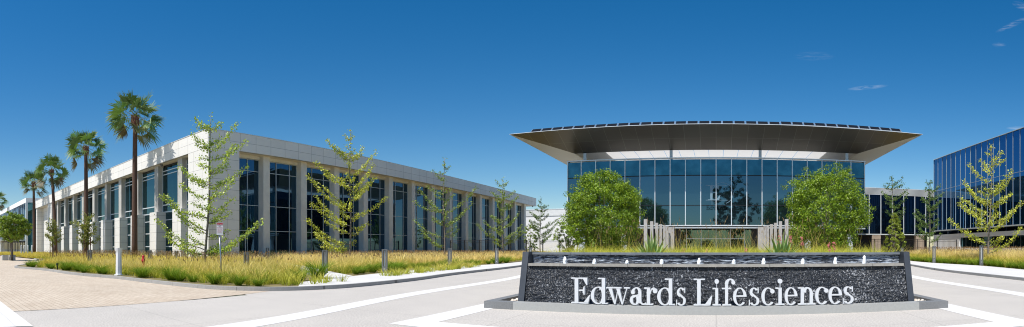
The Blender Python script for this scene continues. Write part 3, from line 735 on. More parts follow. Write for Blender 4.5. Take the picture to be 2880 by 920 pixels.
# battered lower wall with real relief
def relief_wall(x0, x1, ya, za, yb, zb, nx, nz, amp, sx_, sz_, name, mat, seed):
    rg = np.random.default_rng(seed); xs = np.linspace(x0, x1, nx); ts = np.linspace(0, 1, nz)
    def vn(fx, fz):
        gx, gz = int((x1 - x0) * fx) + 2, int((zb - za) * fz) + 2; g = rg.uniform(-1, 1, (gz, gx))
        u = (xs - x0) / (x1 - x0) * (gx - 1.001); v = ts * (gz - 1.001); iu = u.astype(int); iv = v.astype(int); fu = u - iu; fv = (v - iv)[:, None]
        return (g[iv][:, iu] * (1 - fu) + g[iv][:, iu + 1] * fu) * (1 - fv) + (g[iv + 1][:, iu] * (1 - fu) + g[iv + 1][:, iu + 1] * fu) * fv
    h = amp * (vn(sx_, sz_) + .6 * vn(sx_ * 2.2, sz_ * 2.1) + .35 * vn(sx_ * 5, sz_ * 4)); h[0, :] = h[-1, :] = 0
    Z = za + (zb - za) * ts[:, None] + 0 * xs; Yv = ya + (yb - ya) * ts[:, None] - h; Xv = xs + 0 * Z
    vs = np.stack([Xv, Yv, Z], 2).reshape(-1, 3).tolist()
    fs = [(j * nx + i, j * nx + i + 1, (j + 1) * nx + i + 1, (j + 1) * nx + i) for j in range(nz - 1) for i in range(nx - 1)]
    return MB().add(vs, fs).build(name, mat, FT)
relief_wall(-4.39, 4.39, 10.86, .0, 11.10, 1.0, 420, 70, .014, 9, 26, 'lower_water_wall', M['wallLow'], 3)
relief_wall(-4.39, 4.39, 11.42, .95, 11.46, 1.25, 420, 34, .022, 3, 26, 'upper_slate_wall', M['wallUp'], 5)
boxo('wall_core', M['slatecap'], FT, -4.39, 4.39, 11.52, 11.75, 0, 1.24)
for i in range(11):
    x0 = -4.36 + i * (8.72 / 11); boxo('ledge_stone', M['shelf'], FT, x0 + .004, x0 + 8.72 / 11 - .004, 11.03, 11.44, .985, 1.045)
for i in range(9):
    x0 = -4.39 + i * (8.78 / 9); boxo('coping_stone', M['coping'], FT, x0 + .003, x0 + 8.78 / 9 - .003, 11.38, 11.80, 1.25, 1.30)
for sx in (-1, 1):
    a, b_ = sorted((sx * 4.395, sx * 4.545)); pr = [(10.80, 0), (11.16, 1.32), (11.85, 1.32), (11.85, 0)]
    vs = [(x, y, z) for x in (a, b_) for y, z in pr]
    MB().add(vs, [(0, 1, 2, 3), (7, 6, 5, 4), (0, 4, 5, 1), (1, 5, 6, 2), (2, 6, 7, 3), (3, 7, 4, 0)]).build('end_cap', M['slatecap'], FT)
txt = [('E', 1608, 1661), ('d', 1663, 1709), ('w', 1706, 1772), ('a', 1771.5, 1814), ('r', 1812.5, 1849), ('d', 1849, 1897.5), ('s', 1901, 1930), ('L', 1951, 2003.5),
       ('i', 2004, 2027.5), ('f', 2030, 2065), ('e', 2061.5, 2099.5), ('s', 2105, 2136), ('c', 2141, 2178), ('i', 2180.5, 2206), ('e', 2206, 2242), ('n', 2244, 2292.5), ('c', 2291.5, 2329), ('e', 2329, 2367), ('s', 2369, 2400)]
for ch, a, b_ in txt:
    xa, xb = px2x(a, 10.6), px2x(b_, 10.6)
    letter(ch, xa, xb - xa, .19, 10.55, .565, .085, M['letter'], FT)
for i in range(19):
    ch, a, b_ = txt[i]; x = px2x((a + b_) / 2, 10.6); boxo('letter_foot', M['steel'], FT, x - .03, x + .03, 10.585, 10.61, .168, .20)
# bubbling jets on the ledge
def blob(x, y, z, r, h, rg):
    mb = MB(); pr = []
    vs = []; n = 12
    for j in range(8):
        t = j / 7; rr = r * (.95 * (1 - t * t) ** .5 + .08)
        for k in range(n):
            a = 2 * pi * k / n; q = rr * (1 + rg.uniform(-.28, .28)); vs.append((x + q * math.cos(a) + t * r * .3 * rg.uniform(-.5, 1), y + q * math.sin(a), z + h * t))
    fs = [(j * n + k, j * n + (k + 1) % n, (j + 1) * n + (k + 1) % n, (j + 1) * n + k) for j in range(7) for k in range(n)] + [tuple(range(7 * n, 8 * n))]
    return mb.add(vs, fs).build('water_jet', M['water'], FT, True)
for px, top in ((1588.5, 721), (1671.5, 727), (1763.5, 730), (1861, 727), (1966, 724), (2063.5, 728), (2147.5, 724), (2258, 726), (2349, 722), (2430.5, 717.5)):
    blob(px2x(px, 11.2), 11.2, 1.04, .045, max(.09, (742 - top) / FPX * 11.25), rnd)
# river stones in the basin
rg = np.random.default_rng(4); mb = MB()
for k in range(520):
    sx = -1 if k % 2 else 1; x = sx * rg.uniform(4.6, 4.97); y = rg.uniform(10.78, 12.85); r = rg.uniform(.025, .05); z = .03 + r * .5 + rg.uniform(0, .06)
    vs = [(x + r * math.cos(a) * c, y + r * math.sin(a) * c, z + r * .7 * s_) for c, s_ in ((.05, 1), (.8, .6), (1, 0), (.8, -.6)) for a in [i * pi / 3 for i in range(6)]]
    mb.add(vs, [(j * 6 + i, (j + 1) * 6 + i, (j + 1) * 6 + (i + 1) % 6, j * 6 + (i + 1) % 6) for j in range(3) for i in range(6)] + [(0, 1, 2, 3, 4, 5)])
tag(mb.build('pebbles', M['pebble'], None, True), 'pale river stones filling the ends of the fountain basin', 'pebbles', kind='stuff')

# ------------------------------------------------------------------ trees
def leaf_cloud(rng, pts, nrm, size, aspect, cols, up=.4):
    """one rhombic leaf of two triangles at each point"""
    n = len(pts); a = rng.normal(0, 1, (n, 3)) + nrm * 1.2 + np.array([0, 0, up]); a /= np.linalg.norm(a, axis=1)[:, None]
    b = np.cross(a, rng.normal(0, 1, (n, 3))); b /= np.linalg.norm(b, axis=1)[:, None]; c = np.cross(a, b)
    L_ = (size * rng.uniform(.7, 1.3, n))[:, None]; W_ = L_ * aspect
    V = np.stack([pts - b * L_ * .5, pts + c * W_ * .5 + a * L_ * .08, pts + b * L_ * .5, pts - c * W_ * .5 + a * L_ * .08], 1).reshape(-1, 3)
    o = (np.arange(n) * 4)[:, None]; T = np.stack([o + np.array([0, 1, 2]), o + np.array([0, 2, 3])], 1).reshape(-1, 3)
    k = rng.uniform(0, 1, (n, 1)); cc = (cols[0] * k + cols[1] * (1 - k)) * (1 + rng.normal(0, .12, (n, 1)))
    return V, T, np.repeat(cc.clip(.01, .8), 4, 0)
def sapling(name, px, D, px_top, y_top, tips, label, leafc, auto=0, seed=1, spread=2., zlo=.16, dens=1., leaf=.115, trunk=.085, lean=0.):
    """slender young tree; tips are (side px, y) of the branch ends, turned into metres"""
    rng = np.random.default_rng(seed); X, Y = at(px, D); s = D / FPX; a = (px - XAX) / FPX
    lat = np.array([math.cos(a), -math.sin(a), 0]); fwd = np.array([math.sin(a), math.cos(a), 0])
    Ht = EYE + (698.5 - y_top) * s; o = empty(name, (X, Y, .1), label, 'tree', 'young trees in the grass beds')
    base = np.array([X, Y, .1]); topv = base + lat * ((px_top - px) * s) + np.array([0, 0, Ht - .1])
    def tr(t):
        w_ = .06 * math.sin(t * 7 + seed); return base + (topv - base) * t + lat * w_ + fwd * .05 * math.sin(t * 5 + seed)
    tb = MB(); tb.tube([tr(t) for t in np.linspace(0, 1, 12)], [trunk * (1 - .9 * t) + .008 for t in np.linspace(0, 1, 12)], 8)
    br = []
    for (tx, ty) in tips:
        zt = EYE + (698.5 - ty) * s; r = (tx - px) * s
        dep = rng.uniform(-.8, .8) * abs(r); ln = math.hypot(r, dep); z0 = max(.9, zt - ln * rng.uniform(.40, .85)); br.append((z0, r, dep, zt))
    for i in range(auto):
        t = (i + rng.uniform(0, 1)) / auto; z0 = Ht * (zlo + (.93 - zlo) * t); az = i * 2.4 + rng.uniform(-.5, .5)
        ln = spread * (1 - t) ** .75 * rng.uniform(.6, 1.1) + .25; br.append((z0, ln * math.cos(az), ln * math.sin(az), z0 + ln * rng.uniform(.3, .75)))
    P = [tr(t) for t in np.linspace(.45, 1, int(14 * dens))]; Pn = [1] * len(P)
    for (z0, r, dep, zt) in br:
        p0 = tr(min(.97, z0 / Ht)); tc = p0 * [1, 1, 0]; end = base * [1, 1, 0] + lat * r + fwd * dep + np.array([0, 0, zt])
        n = 7; pts = []
        for i in range(n + 1):
            u = i / n; q = p0 + (end - p0) * u; q = q + np.array([0, 0, -.10 * math.sin(pi * u) * np.linalg.norm(end - p0)]) + rng.normal(0, .03, 3) * (u > 0); pts.append(q)
        L_ = np.linalg.norm(end - p0); tb.tube(pts, [max(.006, trunk * .36 * (1 - z0 / Ht * .6) * (1 - i / n)) + .006 for i in range(n + 1)], 5)
        m_ = max(4, int(L_ / .13 * dens))
        for i in range(m_):
            u = .14 + .86 * (i + rng.uniform(0, 1)) / m_; f_ = u * n; i0 = min(int(f_), n - 1); P.append(pts[i0] + (pts[i0 + 1] - pts[i0]) * (f_ - i0)); Pn.append(1)
    tb.build('trunk', M['bark'], o, True)
    P = np.array(P); k = 9; C = np.repeat(P, k, 0); C = C + rng.normal(0, .10, C.shape) + np.array([0, 0, .02])
    fast_mesh('foliage', *leaf_cloud(rng, C, np.zeros_like(C), leaf, .8, leafc), M['leaf'], o)
    return o
YG = (A3(.58, .64, .09), A3(.24, .38, .06)); YG2 = (A3(.68, .66, .08), A3(.36, .44, .06)); DG = (A3(.07, .15, .03), A3(.18, .27, .05)); MG = (A3(.18, .29, .05), A3(.33, .40, .07))
def zc2(lst, ox, oy, sc): return [(ox + x / sc, oy + y / sc) for x, y in lst]
sapling('young_tree', 577.5, 32.5, 596, 322, zc2([(225, 60), (240, 90), (218, 125), (235, 165), (155, 245), (190, 300), (70, 380), (110, 405), (50, 485), (150, 470), (90, 560), (165, 600), (200, 560), (415, 85), (350, 60), (450, 150), (400, 180), (460, 262), (380, 245), (385, 300), (400, 330), (395, 400), (365, 440), (390, 462), (515, 500), (470, 540), (400, 600), (370, 570), (220, 420), (165, 345), (330, 620), (250, 220), (340, 130)], 400, 300, 1.553),
        'tallest yellow green sapling in front of the stone corner, behind the parking sign', YG, 10, 11, 1.2, .2, dens=1.25)
sapling('young_tree', 984, 43, 986, 367, zc2([(805, 150), (830, 175), (755, 250), (790, 290), (750, 380), (735, 320), (725, 498), (740, 425), (760, 560), (800, 500), (920, 130), (880, 120), (860, 190), (790, 345), (1000, 330), (960, 200), (830, 590)], 400, 300, 1.553) + [(1055, 437), (1050, 470), (1022, 420), (1088, 556), (1040, 520), (1060, 490), (1020, 640), (1010, 605), (1000, 680), (905, 690), (880, 650)],
        'yellow leaved sapling with one long side branch, second along the drive from the stone corner', YG2, 10, 12, 1.4, .2, dens=1.3)
sapling('young_tree', 1249, 48, 1249, 445, zc2([(150, 95), (105, 215), (55, 262), (0, 335), (130, 330), (65, 570), (90, 600), (0, 480), (205, 120), (290, 75), (490, 250), (470, 345), (415, 400), (300, 500), (360, 560), (200, 270), (320, 300), (140, 470)], 1160, 440, 2.7425),
        'sparse sapling with a bare crooked top, third along the drive from the stone corner', MG, 8, 13, 1.5, .2, dens=.9)
sapling('young_tree', 1414, 58, 1413, 503, zc2([(600, 265), (640, 190), (740, 195), (790, 260), (815, 310), (610, 460), (495, 520), (545, 500), (850, 525), (870, 570), (600, 590), (780, 370), (640, 330), (820, 450), (620, 660), (760, 640)], 1160, 440, 2.7425),
        'conical light green sapling with wide lowest branches, by the end of the stone wing', MG, 14, 14, 2., .2, dens=1.2)
sapling('young_tree', 1519, 75, 1521, 556, zc2([(210, 230), (440, 165), (435, 205), (560, 320), (570, 355), (500, 440), (225, 350), (230, 375), (240, 430), (250, 500), (480, 520), (430, 560), (220, 610)], 1440, 540, 4.332),
        'dark green conical sapling in front of the white building', DG, 16, 15, 2.2, .25, dens=1.2, leaf=.13)
sapling('young_tree', 2780, 40, 2790, 410, zc2([(560, 165), (635, 205), (660, 240), (485, 245), (425, 292), (695, 330), (690, 375), (375, 368), (345, 520), (365, 495), (705, 450), (620, 600), (400, 560), (285, 620), (770, 520), (700, 590), (480, 640), (760, 690), (650, 480), (420, 440), (520, 300), (400, 700), (650, 740), (480, 440)], 2540, 340, 2.285),
        'yellow green sapling before the blue glass building', YG2, 10, 16, 1.2, .15, dens=1.2)
sapling('young_tree', 2509, 52, 2512, 500, zc2([(85, 150), (130, 130), (170, 75), (300, 70), (310, 125), (345, 200), (350, 250), (325, 390), (310, 440), (70, 235), (130, 300), (110, 330), (250, 470), (200, 380)], 2460, 480, 3.741),
        'dark thin sapling rising above the yellow green bush, before the louvred wing', DG, 6, 17, 1.2, .4, dens=1.1, leaf=.12)
sapling('young_tree', 2613, 54, 2616, 508, zc2([(535, 120), (610, 120), (690, 140), (540, 180), (490, 290), (430, 410), (410, 440), (715, 230), (700, 310), (430, 480), (440, 580), (660, 380), (640, 440), (600, 250), (480, 640)], 2460, 480, 3.741),
        'dark multi branched sapling where the louvred wing meets the blue glass building', DG, 14, 18, 1.6, .2, dens=1.4, leaf=.12)
sapling('staked_tree', 245, 42, 246, 612, [(212, 620), (200, 625), (215, 650), (268, 625), (273, 640), (262, 605), (235, 600), (225, 680), (258, 680), (240, 640), (222, 632)],
        'small staked tree beside the farther lamp bollard, left of the white pedestal', (A3(.20, .27, .05), A3(.36, .33, .05)), 14, 19, .9, .4, dens=1.6, trunk=.04)
sapling('staked_tree', 150, 55, 150, 618, [(127, 625), (133, 640), (125, 660), (140, 615), (172, 650), (175, 660), (165, 635), (160, 680), (140, 690)],
        'small staked tree nearer the glass building, in front of a leaning palm', (A3(.20, .27, .05), A3(.36, .33, .05)), 14, 20, 1.0, .4, dens=1.6, trunk=.04)
for px, D, n in ((245, 42, 0), (150, 55, 1)):
    for k_, dpx in enumerate((-9, -2, 9)):
        X, Y = at(px + dpx, D - .3 + .3 * (k_ % 2)); o = MB().lathe([(.045, 0), (.045, 2.3), (.03, 2.33)], X, Y, 8).build('tree_stake', M['stake'])
        tag(o, '%s brown wooden stake of the %s small staked tree' % (('outer left', 'middle', 'outer right')[k_], ('nearer', 'farther')[n]), 'stake', 'wooden tree stakes')

def bush_tree(name, X, Y, rx, rz, zc, label, cols, seed, nclump=900, per=46, leaf=.185, cone=False, trunk_h=None, wob=.12, grp=None, ry=None):
    rng = np.random.default_rng(seed); o = empty(name, (X, Y, 0), label, 'tree', grp); ry = ry or rx
    u = rng.normal(0, 1, (nclump, 3)); u /= np.linalg.norm(u, axis=1)[:, None]
    lob = 1 + wob * np.sin(u[:, 0] * 5 + seed) * np.cos(u[:, 2] * 4 + seed * 2) + rng.normal(0, .07, nclump)
    rad = rng.uniform(.25, 1, nclump) ** .38 * lob
    c = u * rad[:, None] * np.array([rx, ry, rz])
    if cone: t = (c[:, 2] / rz + 1) / 2; c[:, :2] *= ((1.35 - 1.15 * t).clip(.12, 1.3))[:, None]
    c += np.array([X, Y, zc]); r_c = rx * .13
    n = nclump * per; C = np.repeat(c, per, 0); nr = rng.normal(0, 1, (n, 3)); nr /= np.linalg.norm(nr, axis=1)[:, None]
    P = C + nr * (rng.uniform(0, 1, n) ** .45 * r_c)[:, None] * np.array([1, 1, .75])
    kc = np.repeat(rng.uniform(.8, 1.2, (nclump, 1)), per, 0)
    V, T, Cc = leaf_cloud(rng, P, nr * .5 + np.repeat(u, per, 0) * .4, leaf, .42, cols, .5); Cc *= np.repeat(kc, 4, 0)
    fast_mesh('crown', V, T, Cc, M['leaf'], o)
    tb = MB(); hb = zc - rz * .75
    for k_ in range(9):
        tgt = c[rng.integers(0, nclump)]; b0 = np.array([X + rng.normal(0, .06), Y + rng.normal(0, .06), 0.])
        m1 = np.array([X + (tgt[0] - X) * .12, Y + (tgt[1] - Y) * .12, max(.6, hb * .9)])
        tb.tube([b0, m1, (m1 + tgt) / 2 + rng.normal(0, .1, 3), tgt], [.11, .085, .05, .015], 6)
    tb.build('trunk', M['bark'], o, True)
    return o
BR = (A3(.27, .37, .015), A3(.10, .19, .010))
X, Y = at(1695, 43); tl = bush_tree('leafy_tree', X, Y, 3.4, 3.6, 4.45, 'big bright green leafy tree left of the entrance', BR, 21, grp='big leafy trees flanking the entrance')
X, Y = at(2322, 43); trr = bush_tree('leafy_tree', X, Y, 3.5, 3.7, 4.6, 'big bright green leafy tree right of the entrance, with pointed top shoots', BR, 22, grp='big leafy trees flanking the entrance')
X, Y = at(2517, 47); bush_tree('small_tree', X, Y, 1.15, 2.1, 2.8, 'small yellow green pointed tree before the tan pier of the louvred wing', (A3(.36, .38, .04), A3(.16, .25, .03)), 23, 150, 55, .12, True)
X, Y = at(34, 57); bush_tree('round_tree', X, Y, 2.0, 1.6, 3.75, 'round clipped tree on a forked trunk before the far glass building', (A3(.34, .42, .04), A3(.14, .24, .02)), 24, 320, 50, .20, wob=.08)
X, Y = at(1598, 66); bush_tree('shrub', X, Y, 2.0, 2.0, 2.6, 'loose green shrub at the left foot of the main building behind the fence', MG, 25, 120, 50, .15)
X, Y = at(1492, 82); bush_tree('shrub', X, Y, 1.3, 2.4, 3.4, 'narrow green shrub at the corner of the white building', MG, 26, 90, 50, .15)
# hedge of clipped shrubs in the deep shade under the big trees
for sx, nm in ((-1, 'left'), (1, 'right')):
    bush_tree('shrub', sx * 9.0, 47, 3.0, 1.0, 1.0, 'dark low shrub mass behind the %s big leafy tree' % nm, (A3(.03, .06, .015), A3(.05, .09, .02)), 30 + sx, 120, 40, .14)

# things behind the camera that the glass front mirrors
far = bush_tree('tall_tree', 4.6, -32, 6.0, 8.2, 12.5, 'tall ragged tree mirrored in the glass front', (A3(.05, .08, .025), A3(.03, .05, .015)), 41, 240, 60, .45, wob=.4)
low = bush_tree('park_tree', -11.5, -34, 4.6, 3.4, 4.6, 'broad tree mirrored low in the glass front', (A3(.05, .09, .025), A3(.03, .06, .015)), 42, 150, 50, .4)
for i, (x, y, s_) in enumerate(((16.5, -31, 1.0), (28, -38, .9), (-24, -36, .95), (-38, -40, 1.1), (42, -44, 1.2), (6.5, -45, .6), (-3, -46, .5), (56, -30, 1.2), (-54, -30, 1.3))):
    copy_tree(low, (x, y, 0), i * 1.3, s_, 'broad tree across the road, number %s in the mirrored row' % ['one', 'two', 'three', 'four', 'five', 'six', 'seven', 'eight', 'nine'][i])
sheet('road', [(-200, -30), (200, -30), (200, -20), (-200, -20)], .0, M['asphalt'])
# ------------------------------------------------------------------ palms
def palm(name, X, Y, zt, topdx, label, seed, scale=1.45, fr=38):
    rng = np.random.default_rng(seed); o = empty(name, (X, Y, 0), label, 'palm tree', 'fan palms before the stone wing')
    xt = X + topdx; ts = np.linspace(0, 1, 10)
    pts = [(X + topdx * t ** 1.5, Y, zt * t) for t in ts]
    MB().tube(pts, [.36 - .12 * t for t in ts], 12).build('trunk', M['palmbark'], o, True)
    vs = MB(); prof = [(.25, -1.15), (.34, -.8), (.38, -.5), (.36, -.2), (.28, .1), (.15, .3)]; vs.lathe(prof, xt, Y, 14, zt)
    for k_ in range(70):   # stubby cut leaf bases
        a = k_ * 2.4; h = -.95 + 1.2 * k_ / 70; r = .34; c = np.array([xt + r * math.cos(a), Y + r * math.sin(a), zt + h]); e = c + np.array([.14 * math.cos(a), .14 * math.sin(a), .2]); vs.tube([c, e], [.06, .035], 4)
    vs.build('leaf_boots', M['boot'], o)
    V = []; T = []; C = []; off_ = 0
    for k_ in range(fr):
        az = k_ * 2.39996 + rng.uniform(-.2, .2); t = k_ / (fr - 1); el = math.radians(84 - 122 * t ** .8 + rng.uniform(-8, 8) - (14 if t > .86 else 0)); pl = scale * rng.uniform(1.05, 1.75) * (.7 if t < .12 else 1)
        d = np.array([math.cos(az) * math.cos(el), math.sin(az) * math.cos(el), math.sin(el)])
        side = np.cross(d, [0, 0, 1.]); side /= np.linalg.norm(side) + 1e-6; nrm = np.cross(side, d); rl = rng.uniform(-1.15, 1.15); side, nrm = side * math.cos(rl) + nrm * math.sin(rl), nrm * math.cos(rl) - side * math.sin(rl)
        if nrm[2] < 0: nrm = -nrm
        c0 = np.array([xt, Y, zt + .1]); c1 = c0 + d * pl + np.array([0, 0, -.12 * pl])
        green = A3(.085, .155, .035) * rng.uniform(.5, 1.6); tip = A3(.22, .27, .09)
        if t > .84: kk = min(1, (t - .84) * 6); green = green * (1 - kk) + A3(.15, .10, .05) * kk; tip = tip * (1 - kk) + A3(.24, .17, .10) * kk
        w = .028; v = np.array([c0 - side * w, c0 + side * w, c1 + side * w, c1 - side * w]); V.append(v); T.append(np.array([[0, 1, 2], [0, 2, 3]]) + off_); C.append(np.tile(A3(.20, .22, .08), (4, 1))); off_ += 4
        nb = 17; R_ = scale * rng.uniform(1.05, 1.35)
        for b_ in range(nb):
            f = (b_ / (nb - 1) - .5) * 2; ang = f * 1.75
            dd = d * math.cos(ang) + side * math.sin(ang); dd = dd + nrm * .30 * abs(f); dd /= np.linalg.norm(dd); ln = R_ * (1 - .30 * abs(f)) * rng.uniform(.8, 1.12)
            s2 = np.cross(dd, nrm); s2 /= np.linalg.norm(s2) + 1e-6; ww = .060 * scale
            m1 = c1 + dd * ln * .55 + np.array([0, 0, -.05 * ln]); e = c1 + dd * ln + np.array([0, 0, -(.20 + .15 * (1 - abs(d[2]))) * ln * rng.uniform(.3, 1.5)])
            V.append(np.array([c1, c1 + s2 * .01, m1 - s2 * ww, m1 + s2 * ww, e])); T.append(np.array([[0, 2, 3], [2, 4, 3]]) + off_)
            C.append(np.array([green, green, green, green, tip]) * rng.uniform(.85, 1.15)); off_ += 5
    fast_mesh('fronds', np.concatenate(V), np.concatenate(T), np.concatenate(C), M['palmleaf'], o)
    return o
palm('fan_palm', -51.1, 22, 15.9, .2, 'nearest and tallest looking fan palm, second window bay from the stone corner', 51)
palm('fan_palm', -68.6, 22, 15.9, -.3, 'second fan palm from the stone corner, drooping brown lower fronds', 52)
palm('fan_palm', -86.6, 22, 15.7, -3.0, 'leaning fan palm, third from the stone corner', 53)
palm('fan_palm', -105.4, 22, 15.6, -.6, 'farthest fan palm in front of the stone wing, beside the glass building', 54)
palm('fan_palm', -145.5, 19.2, 15.6, 0, 'fan palm at the far glass building, beyond the round tree', 55)

# ------------------------------------------------------------------ street furniture
def bollard(X, Y, label, h=1.3, rz=0., proto=[None]):
    if proto[0] is None:
        o = empty('lamp_bollard', (X, Y, .05), label, 'bollard', 'slotted lamp bollards'); z = .05
        MB().box(X - .13, X + .13, Y - .11, Y + .11, z, z + .42).build('base', M['bollard'], o)
        for s_ in (-1, 1): MB().box(X + s_ * .10 - .035, X + s_ * .10 + .035, Y - .108, Y + .108, z + .42, z + 1.26).build('side_plate', M['bollard'], o)
        MB().box(X - .138, X + .138, Y - .112, Y + .112, z + 1.26, z + 1.3).build('cap', M['bollard'], o)
        MB().lathe([(.035, 0), (.035, .8)], X, Y, 8, z + .43).build('lamp_tube', M['frame_light'], o)
        MB().box(X - .03, X + .03, Y - .118, Y - .111, z + .26, z + .30).build('plate', M['frame_light'], o)
        o.rotation_euler.z = rz; proto[0] = o
    else: copy_tree(proto[0], (X, Y, .05), rz, (1, 1, h / 1.3), label)
for px, D, h, lab in ((1082, 25.9, 1.3, 'tall slotted bollard at the grass edge of the drive, nearest the fountain drive bend'), (914, 25.7, 1.25, 'slotted bollard where the garden path leaves the sidewalk'),
        (1265, 34.8, 1.35, 'slotted bollard on the sidewalk edge before the sparse crooked sapling'), (1397, 40.3, 1.35, 'slotted bollard on the sidewalk edge before the conical sapling'),
        (693.5, 27.5, 1.15, 'slotted bollard in the grass right of the parking sign'), (421, 40, 1.2, 'slotted bollard in the grass just right of the red standpipe'), (496, 42, 1.15, 'slotted bollard in the grass before the last lower pillar'),
        (543, 46, 1.15, 'slotted bollard close to the stone corner, left of the tallest sapling'), (632, 47, 1.2, 'slotted bollard against the stone corner, just right of the parking sign'), (752, 50, 1.4, 'slotted bollard before the first column of the side facade'),
        (858, 56, 1.7, 'slotted bollard before the second column of the side facade'), (253, 33, 1.25, 'slotted bollard beside the nearer small staked tree'), (2627, 43.5, 1.55, 'slotted bollard before the black gate by the concrete base'),
        (2760, 37, 1.55, 'slotted bollard on the sidewalk edge near the yellow green sapling of the blue building'), (2537, 50, 1.5, 'slotted bollard in the straw grass just past the fountain wall'), (1492, 47, 1.45, 'slotted bollard in the grass just left of the fountain wall'),
        (335, 44, 1.2, 'slotted bollard in the grass behind the white pedestal')):
    X, Y = at(px, D); bollard(X, Y, lab, h, -(px - XAX) / FPX * .7)
X, Y = at(1474, 30); o = MB().lathe([(.10, 0), (.10, 1.12), (.095, 1.15), (.03, 1.17)], X, Y, 16).build('steel_bollard', M['steel'], None, True); tag(o, 'plain round silver bollard beyond the near edge of the leftmost leaning fountain end cap', 'bollard')
X, Y = at(2549.5, 39.7); o = MB().lathe([(.10, 0), (.10, 1.1), (.095, 1.13), (.03, 1.15)], X, Y, 16).build('steel_bollard', M['steel'], None, True); tag(o, 'plain round silver bollard beside the end of the fountain wall', 'bollard')
for i, px in enumerate((60, 68, 78, 90)):
    X, Y = at(px, 88); o = MB().lathe([(.12, 0), (.12, 1.9), (.05, 1.95)], X, Y, 12).build('white_bollard', M['white']); tag(o, '%s round white bollard by the canopy of the far glass building' % ('first', 'second', 'third', 'fourth')[i], 'bollard', 'white bollards at the far canopy')
for i, px in enumerate((14, 34)):
    X, Y = at(px, 58); o = empty('planter', (X, Y, 0), ('grey square planter at the edge of the drive, beside the round tree trunk', 'second grey square planter, behind the round tree trunk')[i], 'planter')
    MB().box(X - .35, X + .35, Y - .35, Y + .35, 0, .62).build('pot', M['basecon'], o); boxo('soil_fill', M['soil'], o, X - .3, X + .3, Y - .3, Y + .3, .62, .64)
# white pedestal
X, Y = at(334, 24); o = empty('pedestal', (X, Y, .1), 'white flared pedestal standing on the kerb of the grass bed', 'pedestal')
def sq(prof, X, Y, z, rot=.9):
    mb = MB(); vs = []
    for r, h in prof:
        for k_ in range(8):
            a = rot + k_ * pi / 4; q = r / math.cos(pi / 8); vs.append((X + q * math.cos(a), Y + q * math.sin(a), z + h))
    m_ = len(prof); fs = [(i * 8 + k_, i * 8 + (k_ + 1) % 8, (i + 1) * 8 + (k_ + 1) % 8, (i + 1) * 8 + k_) for i in range(m_ - 1) for k_ in range(8)] + [tuple(range(8))[::-1], tuple(range((m_ - 1) * 8, m_ * 8))]
    return mb.add(vs, fs)
sq([(.145, .04), (.13, 1.02), (.135, 1.1), (.18, 1.30), (.18, 1.32)], X, Y, .1).build('shaft', M['white'], o)
sq([(.22, 0), (.22, .04)], X, Y, .1).build('base_plate', M['white'], o)
# red standpipe
X, Y = at(403, 25.5); o = empty('standpipe', (X, Y, .1), 'red fire standpipe valve standing in the grass bed', 'standpipe')
MB().lathe([(.07, .28), (.075, .32), (.065, .36), (.065, .6), (.10, .64), (.10, .72), (.065, .76), (.07, .88), (.05, .93), (.02, .95)], X, Y, 14, .1).build('barrel', M['red'], o, True)
MB().tube([(X, Y, .78), (X + .13, Y - .05, .76)], [.05, .055], 10).build('outlet', M['red'], o, True)
MB().tube([(X - .10, Y, .34), (X + .08, Y, .34)], [.06, .06], 10).build('flange', M['rust'], o, True); MB().lathe([(.04, 0), (.04, .3)], X, Y, 10, .1).build('riser', M['rust'], o, True)
# path light
X, Y = at(161.5, 30.5); o = empty('path_light', (X, Y, .05), 'small black path light at the bed edge, left end of the beds', 'path light')
boxo('stem', M['black'], o, X - .03, X + .03, Y - .03, Y + .03, .05, .42); boxo('lamp_head', M['black'], o, X - .07, X + .07, Y - .07, Y + .05, .35, .5)
# parking sign
X, Y = at(622.5, 20.2); a = (622.5 - XAX) / FPX
o = empty('parking_sign', (X, Y, .1), 'red and white fire lane no parking sign on a leaning steel pole', 'sign'); o.rotation_euler = (0, 0, -a)
MB().tube([(X + .02, Y, 0), (X - .07, Y, 1.95)], .03, 8).build('pole', M['steel'], o, True)
pl = MB().box(X - .19, X + .07, Y - .045, Y - .037, 1.94, 2.43).build('plate', M['white'], o)
mb = MB().box(X - .182, X + .062, Y - .049, Y - .046, 2.33, 2.42); mb.build('header', M['red'], pl)
def txto(s, x, z, size, mat, parent, base):
    cu = bpy.data.curves.new('sign_text', 'FONT'); cu.body = s; cu.size = size; cu.align_x = 'CENTER'; cu.extrude = .0006
    t = bpy.data.objects.new('sign_text', cu); COL.objects.link(t); bpy.context.view_layer.update()
    me = bpy.data.meshes.new_from_object(t.evaluated_get(bpy.context.evaluated_depsgraph_get())); bpy.data.objects.remove(t)
    q = bpy.data.objects.new('sign_text', me); COL.objects.link(q); me.materials.clear(); me.materials.append(mat); q.parent = parent
    q.rotation_euler = (pi / 2, 0, 0); q.location = (x - base[0], -.052, z - base[1]); return q
for s, z, sz, mt in (('FIRE LANE', 2.353, .05, M['white']), ('NO', 2.27, .065, M['etchdark']), ('PARKING', 2.205, .058, M['red']), ('ANY TIME', 2.15, .045, M['red']), ('VEHICLES WILL', 2.10, .03, M['red']), ('BE TOWED AT', 2.06, .03, M['red']), ('OWNERS EXPENSE', 2.02, .026, M['red'])):
    txto(s, X - .06, z, sz, mt, pl, (X, .1))

